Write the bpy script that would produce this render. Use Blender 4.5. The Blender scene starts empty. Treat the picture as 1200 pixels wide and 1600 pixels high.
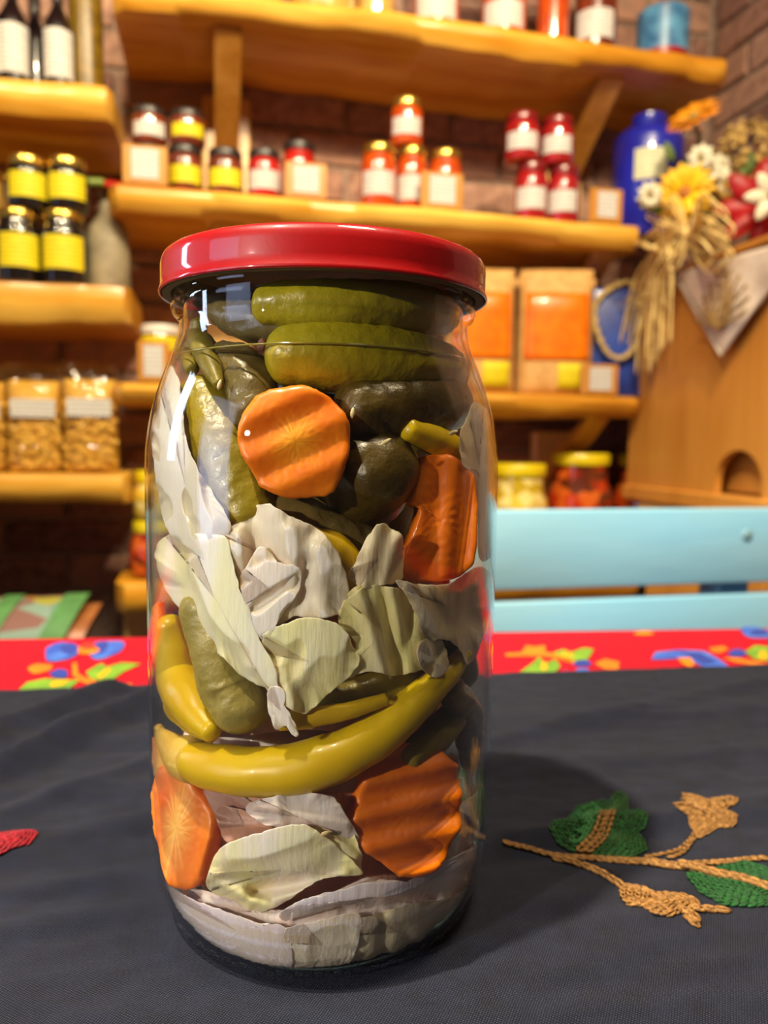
import bpy, bmesh, math, random
from mathutils import Vector, Matrix, noise
sc = bpy.context.scene
random.seed(7)
R_ = random.Random(11)
COL = sc.collection

# ------------------------------------------------------------------ camera
F, PITCH, ROLL, YAW = 1190.53, 0.0932, 0.0131, 0.0787
CAM = Vector((0, -0.24159, 0.14865))
_f = Vector((math.sin(YAW) * math.cos(PITCH), math.cos(YAW) * math.cos(PITCH), -math.sin(PITCH)))
_r = Vector((math.cos(YAW), -math.sin(YAW), 0))
_u = _r.cross(_f)
RT = math.cos(ROLL) * _r + math.sin(ROLL) * _u
UP = -math.sin(ROLL) * _r + math.cos(ROLL) * _u
cd = bpy.data.cameras.new('camera')
cam = bpy.data.objects.new('camera', cd)
COL.objects.link(cam)
M = Matrix((RT, UP, -_f)).transposed().to_4x4()
M.translation = CAM
cam.matrix_world = M
cd.sensor_fit = 'HORIZONTAL'
cd.sensor_width = 36.0
cd.lens = 36.0 * F / 1200.0
cd.clip_start = 0.01
cd.dof.use_dof = True
cd.dof.focus_distance = 0.196
cd.dof.aperture_fstop = 15.0
sc.camera = cam

# ------------------------------------------------------------------ world, lamps, exposure
def lin(c):
    c = c / 255.0
    return c / 12.92 if c <= 0.04045 else ((c + 0.055) / 1.055) ** 2.4
def rgb(r, g, b, a=1.0): return (lin(r), lin(g), lin(b), a)

w = bpy.data.worlds.new('room_light'); sc.world = w; w.use_nodes = True
w.node_tree.nodes['Background'].inputs[0].default_value = (1.0, 0.86, 0.70, 1)
w.node_tree.nodes['Background'].inputs[1].default_value = 0.03

HW = -0.143                                    # heading of the shelf wall's normal
WN = Vector((math.sin(HW), math.cos(HW), 0))   # into the wall
WX = Vector((math.cos(HW), -math.sin(HW), 0))  # to the right along the wall
C0 = Vector((CAM.x, CAM.y, 0))
def W(L, D, z): return C0 + WX * L + WN * D + Vector((0, 0, z))

def lamp(name, kind, loc, target, energy, color, size=0.1, size_y=None, angle=None, blend=0.5):
    ld = bpy.data.lights.new(name, kind)
    ld.energy = energy; ld.color = color
    if kind == 'AREA':
        ld.size = size
        if name.startswith('window'): ld.spread = 1.15
        if size_y: ld.shape = 'RECTANGLE'; ld.size_y = size_y
        else: ld.shape = 'DISK'
    if kind == 'SPOT':
        ld.spot_size = angle or 1.2; ld.spot_blend = blend; ld.shadow_soft_size = size
    o = bpy.data.objects.new(name, ld); COL.objects.link(o)
    o.location = loc
    o.rotation_euler = (Vector(target) - Vector(loc)).to_track_quat('-Z', 'Y').to_euler()
    return o
WARM = (1.0, 0.80, 0.50)
lamp('ceiling_lamp_over_table', 'SPOT', (-0.40, -0.25, 1.30), (0, 0, 0.08), 125, (1.0, 0.88, 0.70), 0.022, angle=1.3)
lamp('low_fill_light', 'SPOT', (-0.80, -0.72, 0.44), (0, 0, 0.085), 40, (1.0, 0.91, 0.83), 0.016, angle=0.36)  # added low fill that brightens the jar's contents, no real ceiling lamp
lamp('window_light', 'AREA', (-1.9, 0.62, 0.62), (0, 0, 0.1), 1.3, (0.66, 0.80, 1.0), 0.20, 0.9)
lamp('window_light_two', 'AREA', (-1.75, -0.62, 0.16), (0, 0, 0.1), 2.4, (0.55, 0.66, 1.0), 0.75, 1.8)
for L_, e_ in ((-0.62, 36), (-0.05, 44), (0.45, 46)):
    lamp('shelf_lamp', 'SPOT', W(L_, 0.30, 1.20), W(L_, 1.34, 0.45), e_, WARM, 0.03, angle=1.75, blend=0.7)
lamp('bench_fill_light', 'AREA', W(0.25, 0.05, 1.25), W(0.3, 0.9, 0.05), 13, (1.0, .84, .62), 0.3)  # unseen fill light added to brighten the bench
vs = sc.view_settings
vs.view_transform = 'Standard'; vs.look = 'None'; vs.gamma = 1.0; vs.use_curve_mapping = False
vs.exposure = 0.0
sc.cycles.transparent_max_bounces = 24

# ------------------------------------------------------------------ pixel -> place
def ray(px, py): return (_f + RT * ((px - 600) / F) + UP * ((800 - py) / F))
def atD(px, py, D):
    d = ray(px, py); return CAM + d * (D / d.dot(WN))
def atL(px, py, L):
    d = ray(px, py); return CAM + d * (L / d.dot(WX))
def atZ(px, py, Z): return CAM + ray(px, py) * Z
def T(px, py, z=0.0):
    d = ray(px, py); return CAM + d * ((z - CAM.z) / d.z)
def LD(p):
    q = p - C0; return q.dot(WX), q.dot(WN), p.z

# ------------------------------------------------------------------ materials
MATS = {}
def mat(name, c1, c2=None, rough=0.5, scale=20.0, bump=0.0, bscale=None, stretch=(1, 1, 1), coat=0.0, metal=0.0,
        spec=0.5, detail=4.0, lo=0.35, hi=0.65, trans=0.0):
    if name in MATS: return MATS[name]
    m = bpy.data.materials.new(name); m.use_nodes = True
    nt = m.node_tree; N = nt.nodes; Lk = nt.links
    b = N['Principled BSDF']
    b.inputs['Roughness'].default_value = rough
    b.inputs['Metallic'].default_value = metal
    b.inputs['Coat Weight'].default_value = coat
    b.inputs['Coat Roughness'].default_value = 0.06
    b.inputs['Specular IOR Level'].default_value = spec
    if trans:
        b.inputs['Subsurface Weight'].default_value = trans
        b.inputs['Subsurface Radius'].default_value = (1, .6, .3)
        b.inputs['Subsurface Scale'].default_value = 0.006
    c2 = c2 or tuple(x * 0.85 for x in c1[:3]) + (1,)
    tc = N.new('ShaderNodeTexCoord'); mp = N.new('ShaderNodeMapping'); mp.inputs['Scale'].default_value = stretch
    Lk.new(tc.outputs['Object'], mp.inputs['Vector'])
    nz = N.new('ShaderNodeTexNoise'); nz.inputs['Scale'].default_value = scale; nz.inputs['Detail'].default_value = detail
    Lk.new(mp.outputs[0], nz.inputs['Vector'])
    rp = N.new('ShaderNodeValToRGB')
    rp.color_ramp.elements[0].position = lo; rp.color_ramp.elements[0].color = c1
    rp.color_ramp.elements[1].position = hi; rp.color_ramp.elements[1].color = c2
    Lk.new(nz.outputs['Fac'], rp.inputs[0]); Lk.new(rp.outputs[0], b.inputs['Base Color'])
    if bump:
        n2 = N.new('ShaderNodeTexNoise'); n2.inputs['Scale'].default_value = bscale or scale * 3; n2.inputs['Detail'].default_value = 4
        Lk.new(mp.outputs[0], n2.inputs['Vector'])
        bp = N.new('ShaderNodeBump'); bp.inputs['Strength'].default_value = bump; bp.inputs['Distance'].default_value = 0.002
        Lk.new(n2.outputs['Fac'], bp.inputs['Height']); Lk.new(bp.outputs[0], b.inputs['Normal'])
    MATS[name] = m
    return m

def clear(name, tint, rough=0.02, base=0.04, gtint=(1, 1, 1, 1), power=5.0, wrinkle=0.0, wscale=60):
    """thin clear material: lets light straight through, mirrors by Schlick's law"""
    if name in MATS: return MATS[name]
    m = bpy.data.materials.new(name); m.use_nodes = True
    nt = m.node_tree; N = nt.nodes; Lk = nt.links; N.clear()
    out = N.new('ShaderNodeOutputMaterial'); mx = N.new('ShaderNodeMixShader')
    tr = N.new('ShaderNodeBsdfTransparent'); tr.inputs[0].default_value = tint
    gl = N.new('ShaderNodeBsdfGlossy'); gl.inputs[0].default_value = gtint; gl.inputs['Roughness'].default_value = rough
    ge = N.new('ShaderNodeNewGeometry'); dt = N.new('ShaderNodeVectorMath'); dt.operation = 'DOT_PRODUCT'
    nrm = ge.outputs['Normal']
    if wrinkle:
        tc = N.new('ShaderNodeTexCoord'); nz = N.new('ShaderNodeTexNoise'); nz.inputs['Scale'].default_value = wscale
        Lk.new(tc.outputs['Object'], nz.inputs['Vector'])
        bp = N.new('ShaderNodeBump'); bp.inputs['Strength'].default_value = wrinkle; bp.inputs['Distance'].default_value = 0.01
        Lk.new(nz.outputs['Fac'], bp.inputs['Height']); Lk.new(bp.outputs[0], gl.inputs['Normal']); nrm = bp.outputs[0]
    Lk.new(nrm, dt.inputs[0]); Lk.new(ge.outputs['Incoming'], dt.inputs[1])
    ab = N.new('ShaderNodeMath'); ab.operation = 'ABSOLUTE'; Lk.new(dt.outputs['Value'], ab.inputs[0])
    om = N.new('ShaderNodeMath'); om.operation = 'SUBTRACT'; om.inputs[0].default_value = 1; Lk.new(ab.outputs[0], om.inputs[1])
    pw = N.new('ShaderNodeMath'); pw.operation = 'POWER'; pw.inputs[1].default_value = power; Lk.new(om.outputs[0], pw.inputs[0])
    ma = N.new('ShaderNodeMath'); ma.operation = 'MULTIPLY_ADD'; ma.inputs[1].default_value = 1 - base; ma.inputs[2].default_value = base
    ma.use_clamp = True
    Lk.new(pw.outputs[0], ma.inputs[0]); Lk.new(ma.outputs[0], mx.inputs[0])
    Lk.new(tr.outputs[0], mx.inputs[1]); Lk.new(gl.outputs[0], mx.inputs[2]); Lk.new(mx.outputs[0], out.inputs[0])
    MATS[name] = m
    return m

def wood(name, c1, c2, c3, along='X', rough=0.38, scale=9.0, coat=0.25):
    if name in MATS: return MATS[name]
    m = bpy.data.materials.new(name); m.use_nodes = True
    nt = m.node_tree; N = nt.nodes; Lk = nt.links; b = N['Principled BSDF']
    b.inputs['Roughness'].default_value = rough; b.inputs['Coat Weight'].default_value = coat; b.inputs['Coat Roughness'].default_value = 0.2
    tc = N.new('ShaderNodeTexCoord'); mp = N.new('ShaderNodeMapping')
    s = {'X': (0.12, 1, 1), 'Y': (1, 0.12, 1), 'Z': (1, 1, 0.12)}[along]
    mp.inputs['Scale'].default_value = s; Lk.new(tc.outputs['Object'], mp.inputs['Vector'])
    n1 = N.new('ShaderNodeTexNoise'); n1.inputs['Scale'].default_value = scale; n1.inputs['Detail'].default_value = 6; n1.inputs['Distortion'].default_value = 0.8
    Lk.new(mp.outputs[0], n1.inputs['Vector'])
    n2 = N.new('ShaderNodeTexNoise'); n2.inputs['Scale'].default_value = scale * 9; n2.inputs['Detail'].default_value = 3
    Lk.new(mp.outputs[0], n2.inputs['Vector'])
    ad = N.new('ShaderNodeMath'); ad.operation = 'MULTIPLY_ADD'; ad.inputs[1].default_value = 0.3
    Lk.new(n2.outputs['Fac'], ad.inputs[0]); Lk.new(n1.outputs['Fac'], ad.inputs[2])
    rp = N.new('ShaderNodeValToRGB'); e = rp.color_ramp.elements
    e[0].position = 0.42; e[0].color = c1; e[1].position = 0.85; e[1].color = c3
    k = e.new(0.62); k.color = c2
    Lk.new(ad.outputs[0], rp.inputs[0]); Lk.new(rp.outputs[0], b.inputs['Base Color'])
    bp = N.new('ShaderNodeBump'); bp.inputs['Strength'].default_value = 0.25; bp.inputs['Distance'].default_value = 0.003
    Lk.new(n1.outputs['Fac'], bp.inputs['Height']); Lk.new(bp.outputs[0], b.inputs['Normal'])
    MATS[name] = m
    return m

# ------------------------------------------------------------------ object helpers
def props(o, label=None, cat=None, group=None, kind=None):
    if label: o['label'] = label
    if cat: o['category'] = cat
    if group: o['group'] = group
    if kind: o['kind'] = kind
    return o
def mesh(name, V, Fc, material=None, smooth=True, sharp=None):
    me = bpy.data.meshes.new(name)
    me.from_pydata([tuple(v) for v in V], [], [tuple(f) for f in Fc])
    bm = bmesh.new(); bm.from_mesh(me); bmesh.ops.recalc_face_normals(bm, faces=bm.faces); bm.to_mesh(me); bm.free()
    if smooth:
        me.polygons.foreach_set('use_smooth', [True] * len(me.polygons))
        if sharp: me.set_sharp_from_angle(angle=math.radians(sharp))
    if material: me.materials.append(material)
    me.update()
    return me
def link(name, me, parent=None, loc=None, rot=None):
    o = bpy.data.objects.new(name, me); COL.objects.link(o)
    if parent: o.parent = parent
    if loc is not None: o.location = loc
    if rot is not None: o.rotation_euler = rot
    return o
def empty(name, loc, rotz=0.0, **k):
    o = bpy.data.objects.new(name, None); COL.objects.link(o); o.empty_display_size = 0.02
    o.location = loc; o.rotation_euler = (0, 0, rotz)
    return props(o, **k)
def world_mesh(name, V, Fc, material, parent=None, origin=None, smooth=True, sharp=None, **k):
    """verts in world space; the object's origin goes to its centre (or is relative to its unrotated parent)"""
    V = [Vector(v) for v in V]
    if parent is not None:
        off = parent.location.copy()
        if parent.parent is not None: off += parent.parent.location
    elif origin is not None: off = Vector(origin)
    else: off = sum(V, Vector()) / len(V)
    me = mesh(name, [v - off for v in V], Fc, material, smooth, sharp)
    o = link(name, me, parent, None if parent is not None else off)
    return props(o, **k)

def lathe(prof, seg=40, cap=True):
    V, Fc = [], []
    n = len(prof)
    for r, z in prof:
        for i in range(seg):
            a = 2 * math.pi * i / seg
            V.append(Vector((r * math.cos(a), r * math.sin(a), z)))
    for k in range(n - 1):
        for i in range(seg):
            j = (i + 1) % seg
            Fc.append((k * seg + i, k * seg + j, (k + 1) * seg + j, (k + 1) * seg + i))
    if cap:
        Fc.append(tuple(range(seg - 1, -1, -1))); Fc.append(tuple((n - 1) * seg + i for i in range(seg)))
    return V, Fc
def boxm(x0, x1, y0, y1, z0, z1, bevel=0.0, segs=2):
    bm = bmesh.new(); bmesh.ops.create_cube(bm, size=1)
    for v in bm.verts:
        v.co = Vector(((x0 + x1) / 2 + v.co.x * (x1 - x0), (y0 + y1) / 2 + v.co.y * (y1 - y0), (z0 + z1) / 2 + v.co.z * (z1 - z0)))
    if bevel: bmesh.ops.bevel(bm, geom=bm.edges[:], offset=bevel, segments=segs, affect='EDGES', profile=0.5)
    V = [v.co.copy() for v in bm.verts]; bm.verts.index_update()
    Fc = [[v.index for v in f.verts] for f in bm.faces]; bm.free()
    return V, Fc
def join(*parts):
    V, Fc = [], []
    for v, f in parts:
        o = len(V); V += [Vector(x) for x in v]; Fc += [tuple(i + o for i in q) for q in f]
    return V, Fc
def xform(vf, m): return [m @ Vector(v) for v in vf[0]], vf[1]

def catmull(pts, n):
    """resample (Vector, ...) rows; pts = list of tuples of floats"""
    P = [pts[0]] + list(pts) + [pts[-1]]
    out = []
    segs = len(pts) - 1
    for k in range(n + 1):
        t = k / n * segs; i = min(int(t), segs - 1); u = t - i
        a, b, c, d = P[i], P[i + 1], P[i + 2], P[i + 3]
        out.append(tuple(0.5 * ((2 * b[j]) + (-a[j] + c[j]) * u + (2 * a[j] - 5 * b[j] + 4 * c[j] - d[j]) * u * u + (-a[j] + 3 * b[j] - 3 * c[j] + d[j]) * u ** 3) for j in range(len(b))))
    return out
def tube(pts, radii, seg=16, disp=None, closed=False, flat=1.0):
    P = [Vector(p) for p in pts]; n = len(P); V, Fc = [], []
    up = Vector((0.13, 0.21, 0.97)); prev = None
    for k in range(n):
        if closed: t = P[(k + 1) % n] - P[(k - 1) % n]
        else: t = P[min(k + 1, n - 1)] - P[max(k - 1, 0)]
        if t.length < 1e-9: t = Vector((0, 0, 1))
        t.normalize()
        if prev is None:
            a = t.cross(up)
            if a.length < 0.1: a = t.cross(Vector((1, 0, 0)))
        else: a = prev - t * prev.dot(t)
        a.normalize(); b = t.cross(a); prev = a
        for i in range(seg):
            an = 2 * math.pi * i / seg; r = radii[k]
            d = a * math.cos(an) + b * math.sin(an) * flat
            v = P[k] + d * r
            if disp: v = v + d * disp(v, k / (n - 1), an) * min(1, r / 0.004)
            V.append(v)
    for k in range(n if closed else n - 1):
        k2 = (k + 1) % n
        for i in range(seg):
            j = (i + 1) % seg
            Fc.append((k * seg + i, k * seg + j, k2 * seg + j, k2 * seg + i))
    if not closed:
        Fc.append(tuple(range(seg - 1, -1, -1))); Fc.append(tuple((n - 1) * seg + i for i in range(seg)))
    return V, Fc

# ================================================================== ROOM SHELL
DWALL, DF, LSIDE = 1.48, 1.22, 1.02
brick_cols = [mat('brick_%d' % i, rgb(*c), rgb(*d), rough=0.85, scale=60, bump=0.6, bscale=160) for i, (c, d) in enumerate([
    ((172, 130, 110), (138, 98, 82)), ((156, 116, 100), (124, 88, 76)), ((184, 144, 122), (150, 112, 96)),
    ((134, 96, 84), (106, 74, 66)), ((178, 132, 108), (156, 120, 104))])]
mortar = mat('mortar', rgb(164, 138, 122), rgb(136, 112, 98), rough=0.95, scale=90, bump=0.5)
V, Fc = boxm(-1.5, LSIDE, DWALL, DWALL + 0.1, -0.76, 1.5)
wall_back = link('wall_back', mesh('wall_back', V, Fc, mortar, False), None, C0, (0, 0, -HW)); props(wall_back, kind='structure')
V, Fc = boxm(LSIDE, LSIDE + 0.1, 0.2, DWALL, -0.76, 1.5)
wall_right = link('wall_right', mesh('wall_right', V, Fc, mortar, False), None, C0, (0, 0, -HW)); props(wall_right, kind='structure')
fl = mat('floor_boards', rgb(92, 70, 52), rgb(70, 52, 38), rough=0.6, scale=12, bump=0.2)
V, Fc = boxm(-2.2, 2.2, -1.6, 2.2, -0.86, -0.76)
props(link('floor', mesh('floor', V, Fc, fl, False), None, C0, (0, 0, -HW)), kind='structure')
BH, BW, JT = 0.066, 0.205, 0.010
brick_me = []
for i in range(5):
    V, Fc = boxm(-(BW - JT) / 2, (BW - JT) / 2, -0.007, 0.0, -(BH - JT) / 2, (BH - JT) / 2, 0.004, 1)
    V = [v + Vector((R_.uniform(-.0016, .0016), R_.uniform(-.001, .001), R_.uniform(-.0016, .0016))) for v in V]
    brick_me.append(mesh('brick', V, Fc, brick_cols[i], False))
row = 0; z = -0.10
while z < 1.14:
    off = (row % 2) * BW / 2
    x = -0.98 + off
    while x < LSIDE - BW / 2 - 0.005:
        link('brick', brick_me[R_.randrange(5)], wall_back, (x, DWALL, z + R_.uniform(-.001, .001)), (0, 0, R_.choice((0, math.pi)) * 0))
        x += BW
    row += 1; z += BH
row = 0; z = 0.30
while z < 1.14:
    y = DWALL - 0.02 - BW / 2 - (row % 2) * BW / 2
    while y > 0.72:
        link('brick', brick_me[R_.randrange(5)], wall_right, (LSIDE, y, z), (0, 0, -math.pi / 2))
        y -= BW
    row += 1; z += BH
for row in range(13):                        # cut bricks that fill the courses up to the corner
    if row % 2:
        hb = brick_me[row % 5].copy(); k_ = (BW / 2 - JT) / (BW - JT)
        for v_ in hb.vertices: v_.co.x *= k_
        link('brick', hb, wall_right, (LSIDE, DWALL - 0.02 - BW / 4, 0.30 + row * BH), (0, 0, -math.pi / 2))
for row in range(19):
    xs = -0.98 + (row % 2) * BW / 2
    while xs < LSIDE - BW / 2 - 0.005: xs += BW
    gap = LSIDE - 0.008 - (xs - BW / 2)
    if gap > 0.03:
        hb = brick_me[row % 5].copy(); k_ = (gap - JT) / (BW - JT)
        for v_ in hb.vertices: v_.co.x *= k_
        link('brick', hb, wall_back, (xs - BW / 2 + gap / 2, DWALL, -0.10 + row * BH))

# ================================================================== SHELVES
WOOD = wood('shelf_pine', rgb(160, 96, 14), rgb(206, 142, 34), rgb(238, 192, 84))
WOODL = wood('shelf_pine_pale', rgb(196, 138, 62), rgb(222, 174, 96), rgb(238, 204, 136), along='Z')
BRW = wood('bracket_pine', rgb(158, 100, 26), rgb(190, 130, 48), rgb(212, 156, 76), along='Z')
def bracket(t, L, ztop, zlow, d0, wdt=0.042):
    """diagonal brace from the board's underside to a plate on the wall (local frame of the shelf)"""
    y0, z0, y1, z1 = d0, ztop, DWALL - 0.03, zlow
    n = Vector((0, -(z1 - z0), y1 - y0)).normalized() * 0.026
    pts = []
    for sx in (-1, 1):
        for y, zz, s in ((y0 - .02, z0, 1), (y0 - 0.022, z0 - 0.006, 0), (y1, z1, -1), (y1, z1 + 0.05, 1)):
            pts.append(Vector((L + sx * wdt / 2, y, zz)))
    Fq = [(0, 1, 2, 3), (7, 6, 5, 4), (0, 4, 5, 1), (1, 5, 6, 2), (2, 6, 7, 3), (3, 7, 4, 0)]
    br = link('bracket', mesh('bracket', pts, Fq, BRW, False), t)
    V, Fc = boxm(L - 0.042, L + 0.042, DWALL - 0.034, DWALL - 0.007, zlow - 0.055, zlow + 0.11, 0.004, 1)
    link('bracket_plate', mesh('bracket_plate', V, Fc, WOODL, False), br)
    return br
def shelf(label, pl, pr, tl, tr_, thick, brs, seed, depth=DWALL - DF - 0.011, wav=0.012):
    """board spanning pixels pl..pr at its front edge, top edge at the heights seen in tl / tr_"""
    a = atD(pl, tl, DF); b = atD(pr, tr_, DF)
    La, Lb = LD(a)[0], LD(b)[0]; zt = (a.z + b.z) / 2
    t = empty('wall_shelf', C0, -HW, label=label, cat='shelf', group='live-edge pine wall shelves')
    n = 60; V = []; Fc = []; ring = []
    for k in range(n + 1):
        s = k / n; x = La + (Lb - La) * s
        wv = wav * noise.noise(Vector((x * 4.0, seed, 0))) + wav * 0.4 * noise.noise(Vector((x * 14, seed, 3)))
        endc = -0.02 * max(0, 1 - min(s, 1 - s) / 0.02) ** 2
        hb = thick + 0.008 * noise.noise(Vector((x * 5, seed + 7, 0))) + 0.003 * noise.noise(Vector((x * 17, seed + 7, 0)))
        f = DF + wv - endc
        zb = zt - hb
        sec = [(DWALL - 0.012, zt), (f + 0.014, zt), (f + 0.005, zt - 0.003), (f, zt - hb * 0.35), (f + 0.003, zt - hb * 0.7), (f + 0.016, zb), (DWALL - 0.012, zb)]
        for y, zz in sec: V.append(Vector((x, y, zz)))
    m = 7
    for k in range(n):
        for i in range(m):
            j = (i + 1) % m
            Fc.append((k * m + i, k * m + j, (k + 1) * m + j, (k + 1) * m + i))
    Fc.append(tuple(range(m))); Fc.append(tuple(n * m + i for i in range(m)))
    link('board', mesh('board', V, Fc, WOOD, True, 40), t)
    for L in brs: bracket(t, L, zt - thick + 0.004, zt - thick - 0.135, DF + 0.065)
    return zt
LB = LD(atD(357, 60, DF + 0.03))[0]; RB = LD(atD(965, 85, DF + 0.03))[0]
ZS1 = shelf('topmost long live-edge pine shelf holding preserve jars', 172, 1150, 2, 50, 0.036, (LB, RB), 1.3, wav=0.016)
ZS2 = shelf('second long pine shelf with red and orange preserve jars', 166, 1010, 281, 351, 0.036, (LB, RB), 4.1)
ZS3 = shelf('third pine shelf with kraft spice pouches behind the big jar', 176, 1010, 603, 613, 0.035, (LB, RB), 7.7, wav=0.006)
ZS4 = shelf('lowest pine shelf with large yellow-lidded jars behind the bench', 178, 1010, 884, 914, 0.05, (LD(atD(212, 930, DF + 0.03))[0], RB), 9.2)
LL = LD(atD(-300, 300, DF + 0.03))[0]
ZL1 = shelf('short pine shelf carrying dark wine bottles', -380, 173, 100, 108, 0.046, (LL,), 12.5)
ZL2 = shelf('short pine shelf carrying black gold-lidded jars', -380, 202, 425, 438, 0.055, (LL,), 15.1)
ZL3 = shelf('short pine shelf carrying clear bags of pasta', -380, 200, 739, 741, 0.044, (LL,), 17.9)

# ================================================================== SMALL GOODS ON THE SHELVES
GOLD = mat('gold_lid', rgb(212, 176, 84), rgb(190, 150, 60), rough=0.25, metal=0.9)
BLACKLID = mat('black_lid', rgb(44, 34, 32), rough=0.35)
REDLID = mat('dark_red_lid', rgb(120, 18, 20), rough=0.3, coat=0.5)
YLID = mat('yellow_lid', rgb(232, 210, 20), rgb(214, 190, 14), rough=0.35, coat=0.4)
WLID = mat('white_lid', rgb(224, 218, 208), rough=0.4)
def printed(name, c, ink=(120, 116, 110), ystart=0.0):
    """paper label with faint rows of small print"""
    if name in MATS: return MATS[name]
    m = mat(name, rgb(*c), rgb(*[x * 0.97 for x in c]), rough=0.6, scale=30)
    nt = m.node_tree; N = nt.nodes; Lk = nt.links; b = N['Principled BSDF']
    src = b.inputs['Base Color'].links[0].from_socket
    tc = N.new('ShaderNodeTexCoord'); sx = N.new('ShaderNodeSeparateXYZ'); Lk.new(tc.outputs['Object'], sx.inputs[0])
    wv = N.new('ShaderNodeMath'); wv.operation = 'MULTIPLY'; wv.inputs[1].default_value = 950; Lk.new(sx.outputs['Z'], wv.inputs[0])
    si = N.new('ShaderNodeMath'); si.operation = 'SINE'; Lk.new(wv.outputs[0], si.inputs[0])
    nz = N.new('ShaderNodeTexNoise'); nz.inputs['Scale'].default_value = 120; Lk.new(tc.outputs['Object'], nz.inputs['Vector'])
    mu = N.new('ShaderNodeMath'); mu.operation = 'MULTIPLY'; Lk.new(si.outputs[0], mu.inputs[0]); Lk.new(nz.outputs['Fac'], mu.inputs[1])
    gt = N.new('ShaderNodeMath'); gt.operation = 'GREATER_THAN'; gt.inputs[1].default_value = 0.36; Lk.new(mu.outputs[0], gt.inputs[0])
    mf = N.new('ShaderNodeMath'); mf.operation = 'MULTIPLY'; mf.inputs[1].default_value = 0.55; Lk.new(gt.outputs[0], mf.inputs[0])
    mx = N.new('ShaderNodeMixRGB'); mx.inputs[2].default_value = rgb(*ink); Lk.new(mf.outputs[0], mx.inputs[0]); Lk.new(src, mx.inputs[1])
    Lk.new(mx.outputs[0], b.inputs['Base Color'])
    return m
WLAB = printed('white_label', (206, 204, 200)); YLAB = printed('yellow_label', (224, 206, 6), (140, 120, 10))
def patch(r, z0, z1, half, seg=16, off=0.0006, th=0.0005):
    """curved label facing local -Y"""
    V, Fc = [], []
    for k, rr in enumerate((r + off + th, r + off - 0.0002)):
        for zz in (z0, z1):
            for i in range(seg + 1):
                a = -math.pi / 2 - half + 2 * half * i / seg
                V.append(Vector((rr * math.cos(a), rr * math.sin(a), zz)))
    n = seg + 1
    for i in range(seg):
        Fc.append((i, i + 1, n + i + 1, n + i)); Fc.append((2 * n + i, 3 * n + i, 3 * n + i + 1, 2 * n + i + 1))
        Fc.append((i, 2 * n + i, 2 * n + i + 1, i + 1)); Fc.append((n + i, n + i + 1, 3 * n + i + 1, 3 * n + i))
    Fc.append((0, n, 3 * n, 2 * n)); Fc.append((seg, 2 * n + seg, 3 * n + seg, n + seg))
    return V, Fc
def jar(px, pw, ztop_px, zbase, D, body, lid, lab, label, group, lab_span=(0.2, 0.56), name='preserve_jar', half=0.95, h=None, lid_h=0.014, lab2=None, belly=False):
    p = atD(px, ztop_px, D); L = LD(p)[0]
    depth = (p - CAM).dot(_f); r = pw * depth / F / 2
    h = h or (p.z - zbase)
    ang = math.atan2(L, D)
    t = empty(name, W(L, D, zbase), -HW - ang, label=label, cat='jar', group=group)
    if belly: prof = [(r * .7, 0), (r * .9, h * .04), (r, h * .16), (r, h * .5), (r * .93, h * .64), (r * .8, h * .74), (r * .78, h - lid_h)]
    else: prof = [(r * .86, 0), (r * .97, 0.003), (r, 0.008), (r, h * .68), (r * .97, h * .75), (r * .86, h * .82), (r * .84, h - lid_h * .5)]
    V, Fc = lathe(prof, 28); link('jar_body', mesh('jar_body', V, Fc, body, True, 50), t)
    rl = (r * .86 if belly else r * .93)
    V, Fc = lathe([(rl * .99, h - lid_h), (rl, h - lid_h + .001), (rl, h - .003), (rl * .96, h - .0008), (rl * .9, h)], 28)
    link('lid', mesh('lid', V, Fc, lid, True, 50), t)
    if lab:
        V, Fc = patch(r, h * lab_span[0], h * lab_span[1], half); link('label', mesh('label', V, Fc, lab, True, 40), t)
    return zbase + h
def glassy(name, c1, c2, scale=40): return mat(name, rgb(*c1), rgb(*c2), rough=0.25, scale=scale, coat=1.0, spec=0.5)
ORANGE = glassy('orange_preserve', (206, 84, 12), (180, 60, 8)); RED = glassy('red_preserve', (196, 30, 20), (160, 20, 16))
DARKRED = glassy('crimson_preserve', (176, 22, 26), (140, 14, 18)); BROWN = glassy('brown_preserve', (130, 52, 22), (92, 34, 16))
BLACKJ = glassy('black_preserve', (26, 18, 16), (14, 10, 10)); CREAM = glassy('cream_jar', (206, 168, 84), (176, 136, 60), 90)
DJ = DF + 0.055
# second shelf, from the left end on
k = 'small jars on the second shelf'
zt = jar(232, 56, 232, ZS2, DJ, BROWN, BLACKLID, WLAB, 'brown jar carrying the white-labelled jar at the end of the second shelf', k)
jar(233, 54, 172, zt, DJ, BROWN, BLACKLID, WLAB, 'white-labelled brown jar standing on another beside stacked yellow labels', k)
zt = jar(289, 55, 232, ZS2, DJ, BROWN, BLACKLID, YLAB, 'brown jar with yellow label carrying a second yellow-labelled jar', k)
jar(293, 55, 177, zt, DJ, BROWN, BLACKLID, YLAB, 'brown jar with yellow label stacked on top of its twin', k)
jar(352, 56, 237, ZS2, DJ, BROWN, BLACKLID, YLAB, 'single yellow-labelled brown jar below the wooden bracket', k)
jar(413, 53, 238, ZS2, DJ, RED, BLACKLID, WLAB, 'short red jar with white label between bracket and taller red jar', k)
jar(467, 54, 226, ZS2, DJ + .03, RED, BLACKLID, WLAB, 'taller red jar behind a small wooden price holder', k)
k = 'gold-lidded orange jars on the second shelf'
jar(592, 57, 230, ZS2, DJ, ORANGE, GOLD, WLAB, 'gold-lidded orange jar at the outer bracket side of its pyramid', k)
zt = jar(644, 50, 234, ZS2, DJ + .012, ORANGE, GOLD, WLAB, 'middle gold-lidded orange jar underneath the top one', k)
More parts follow.
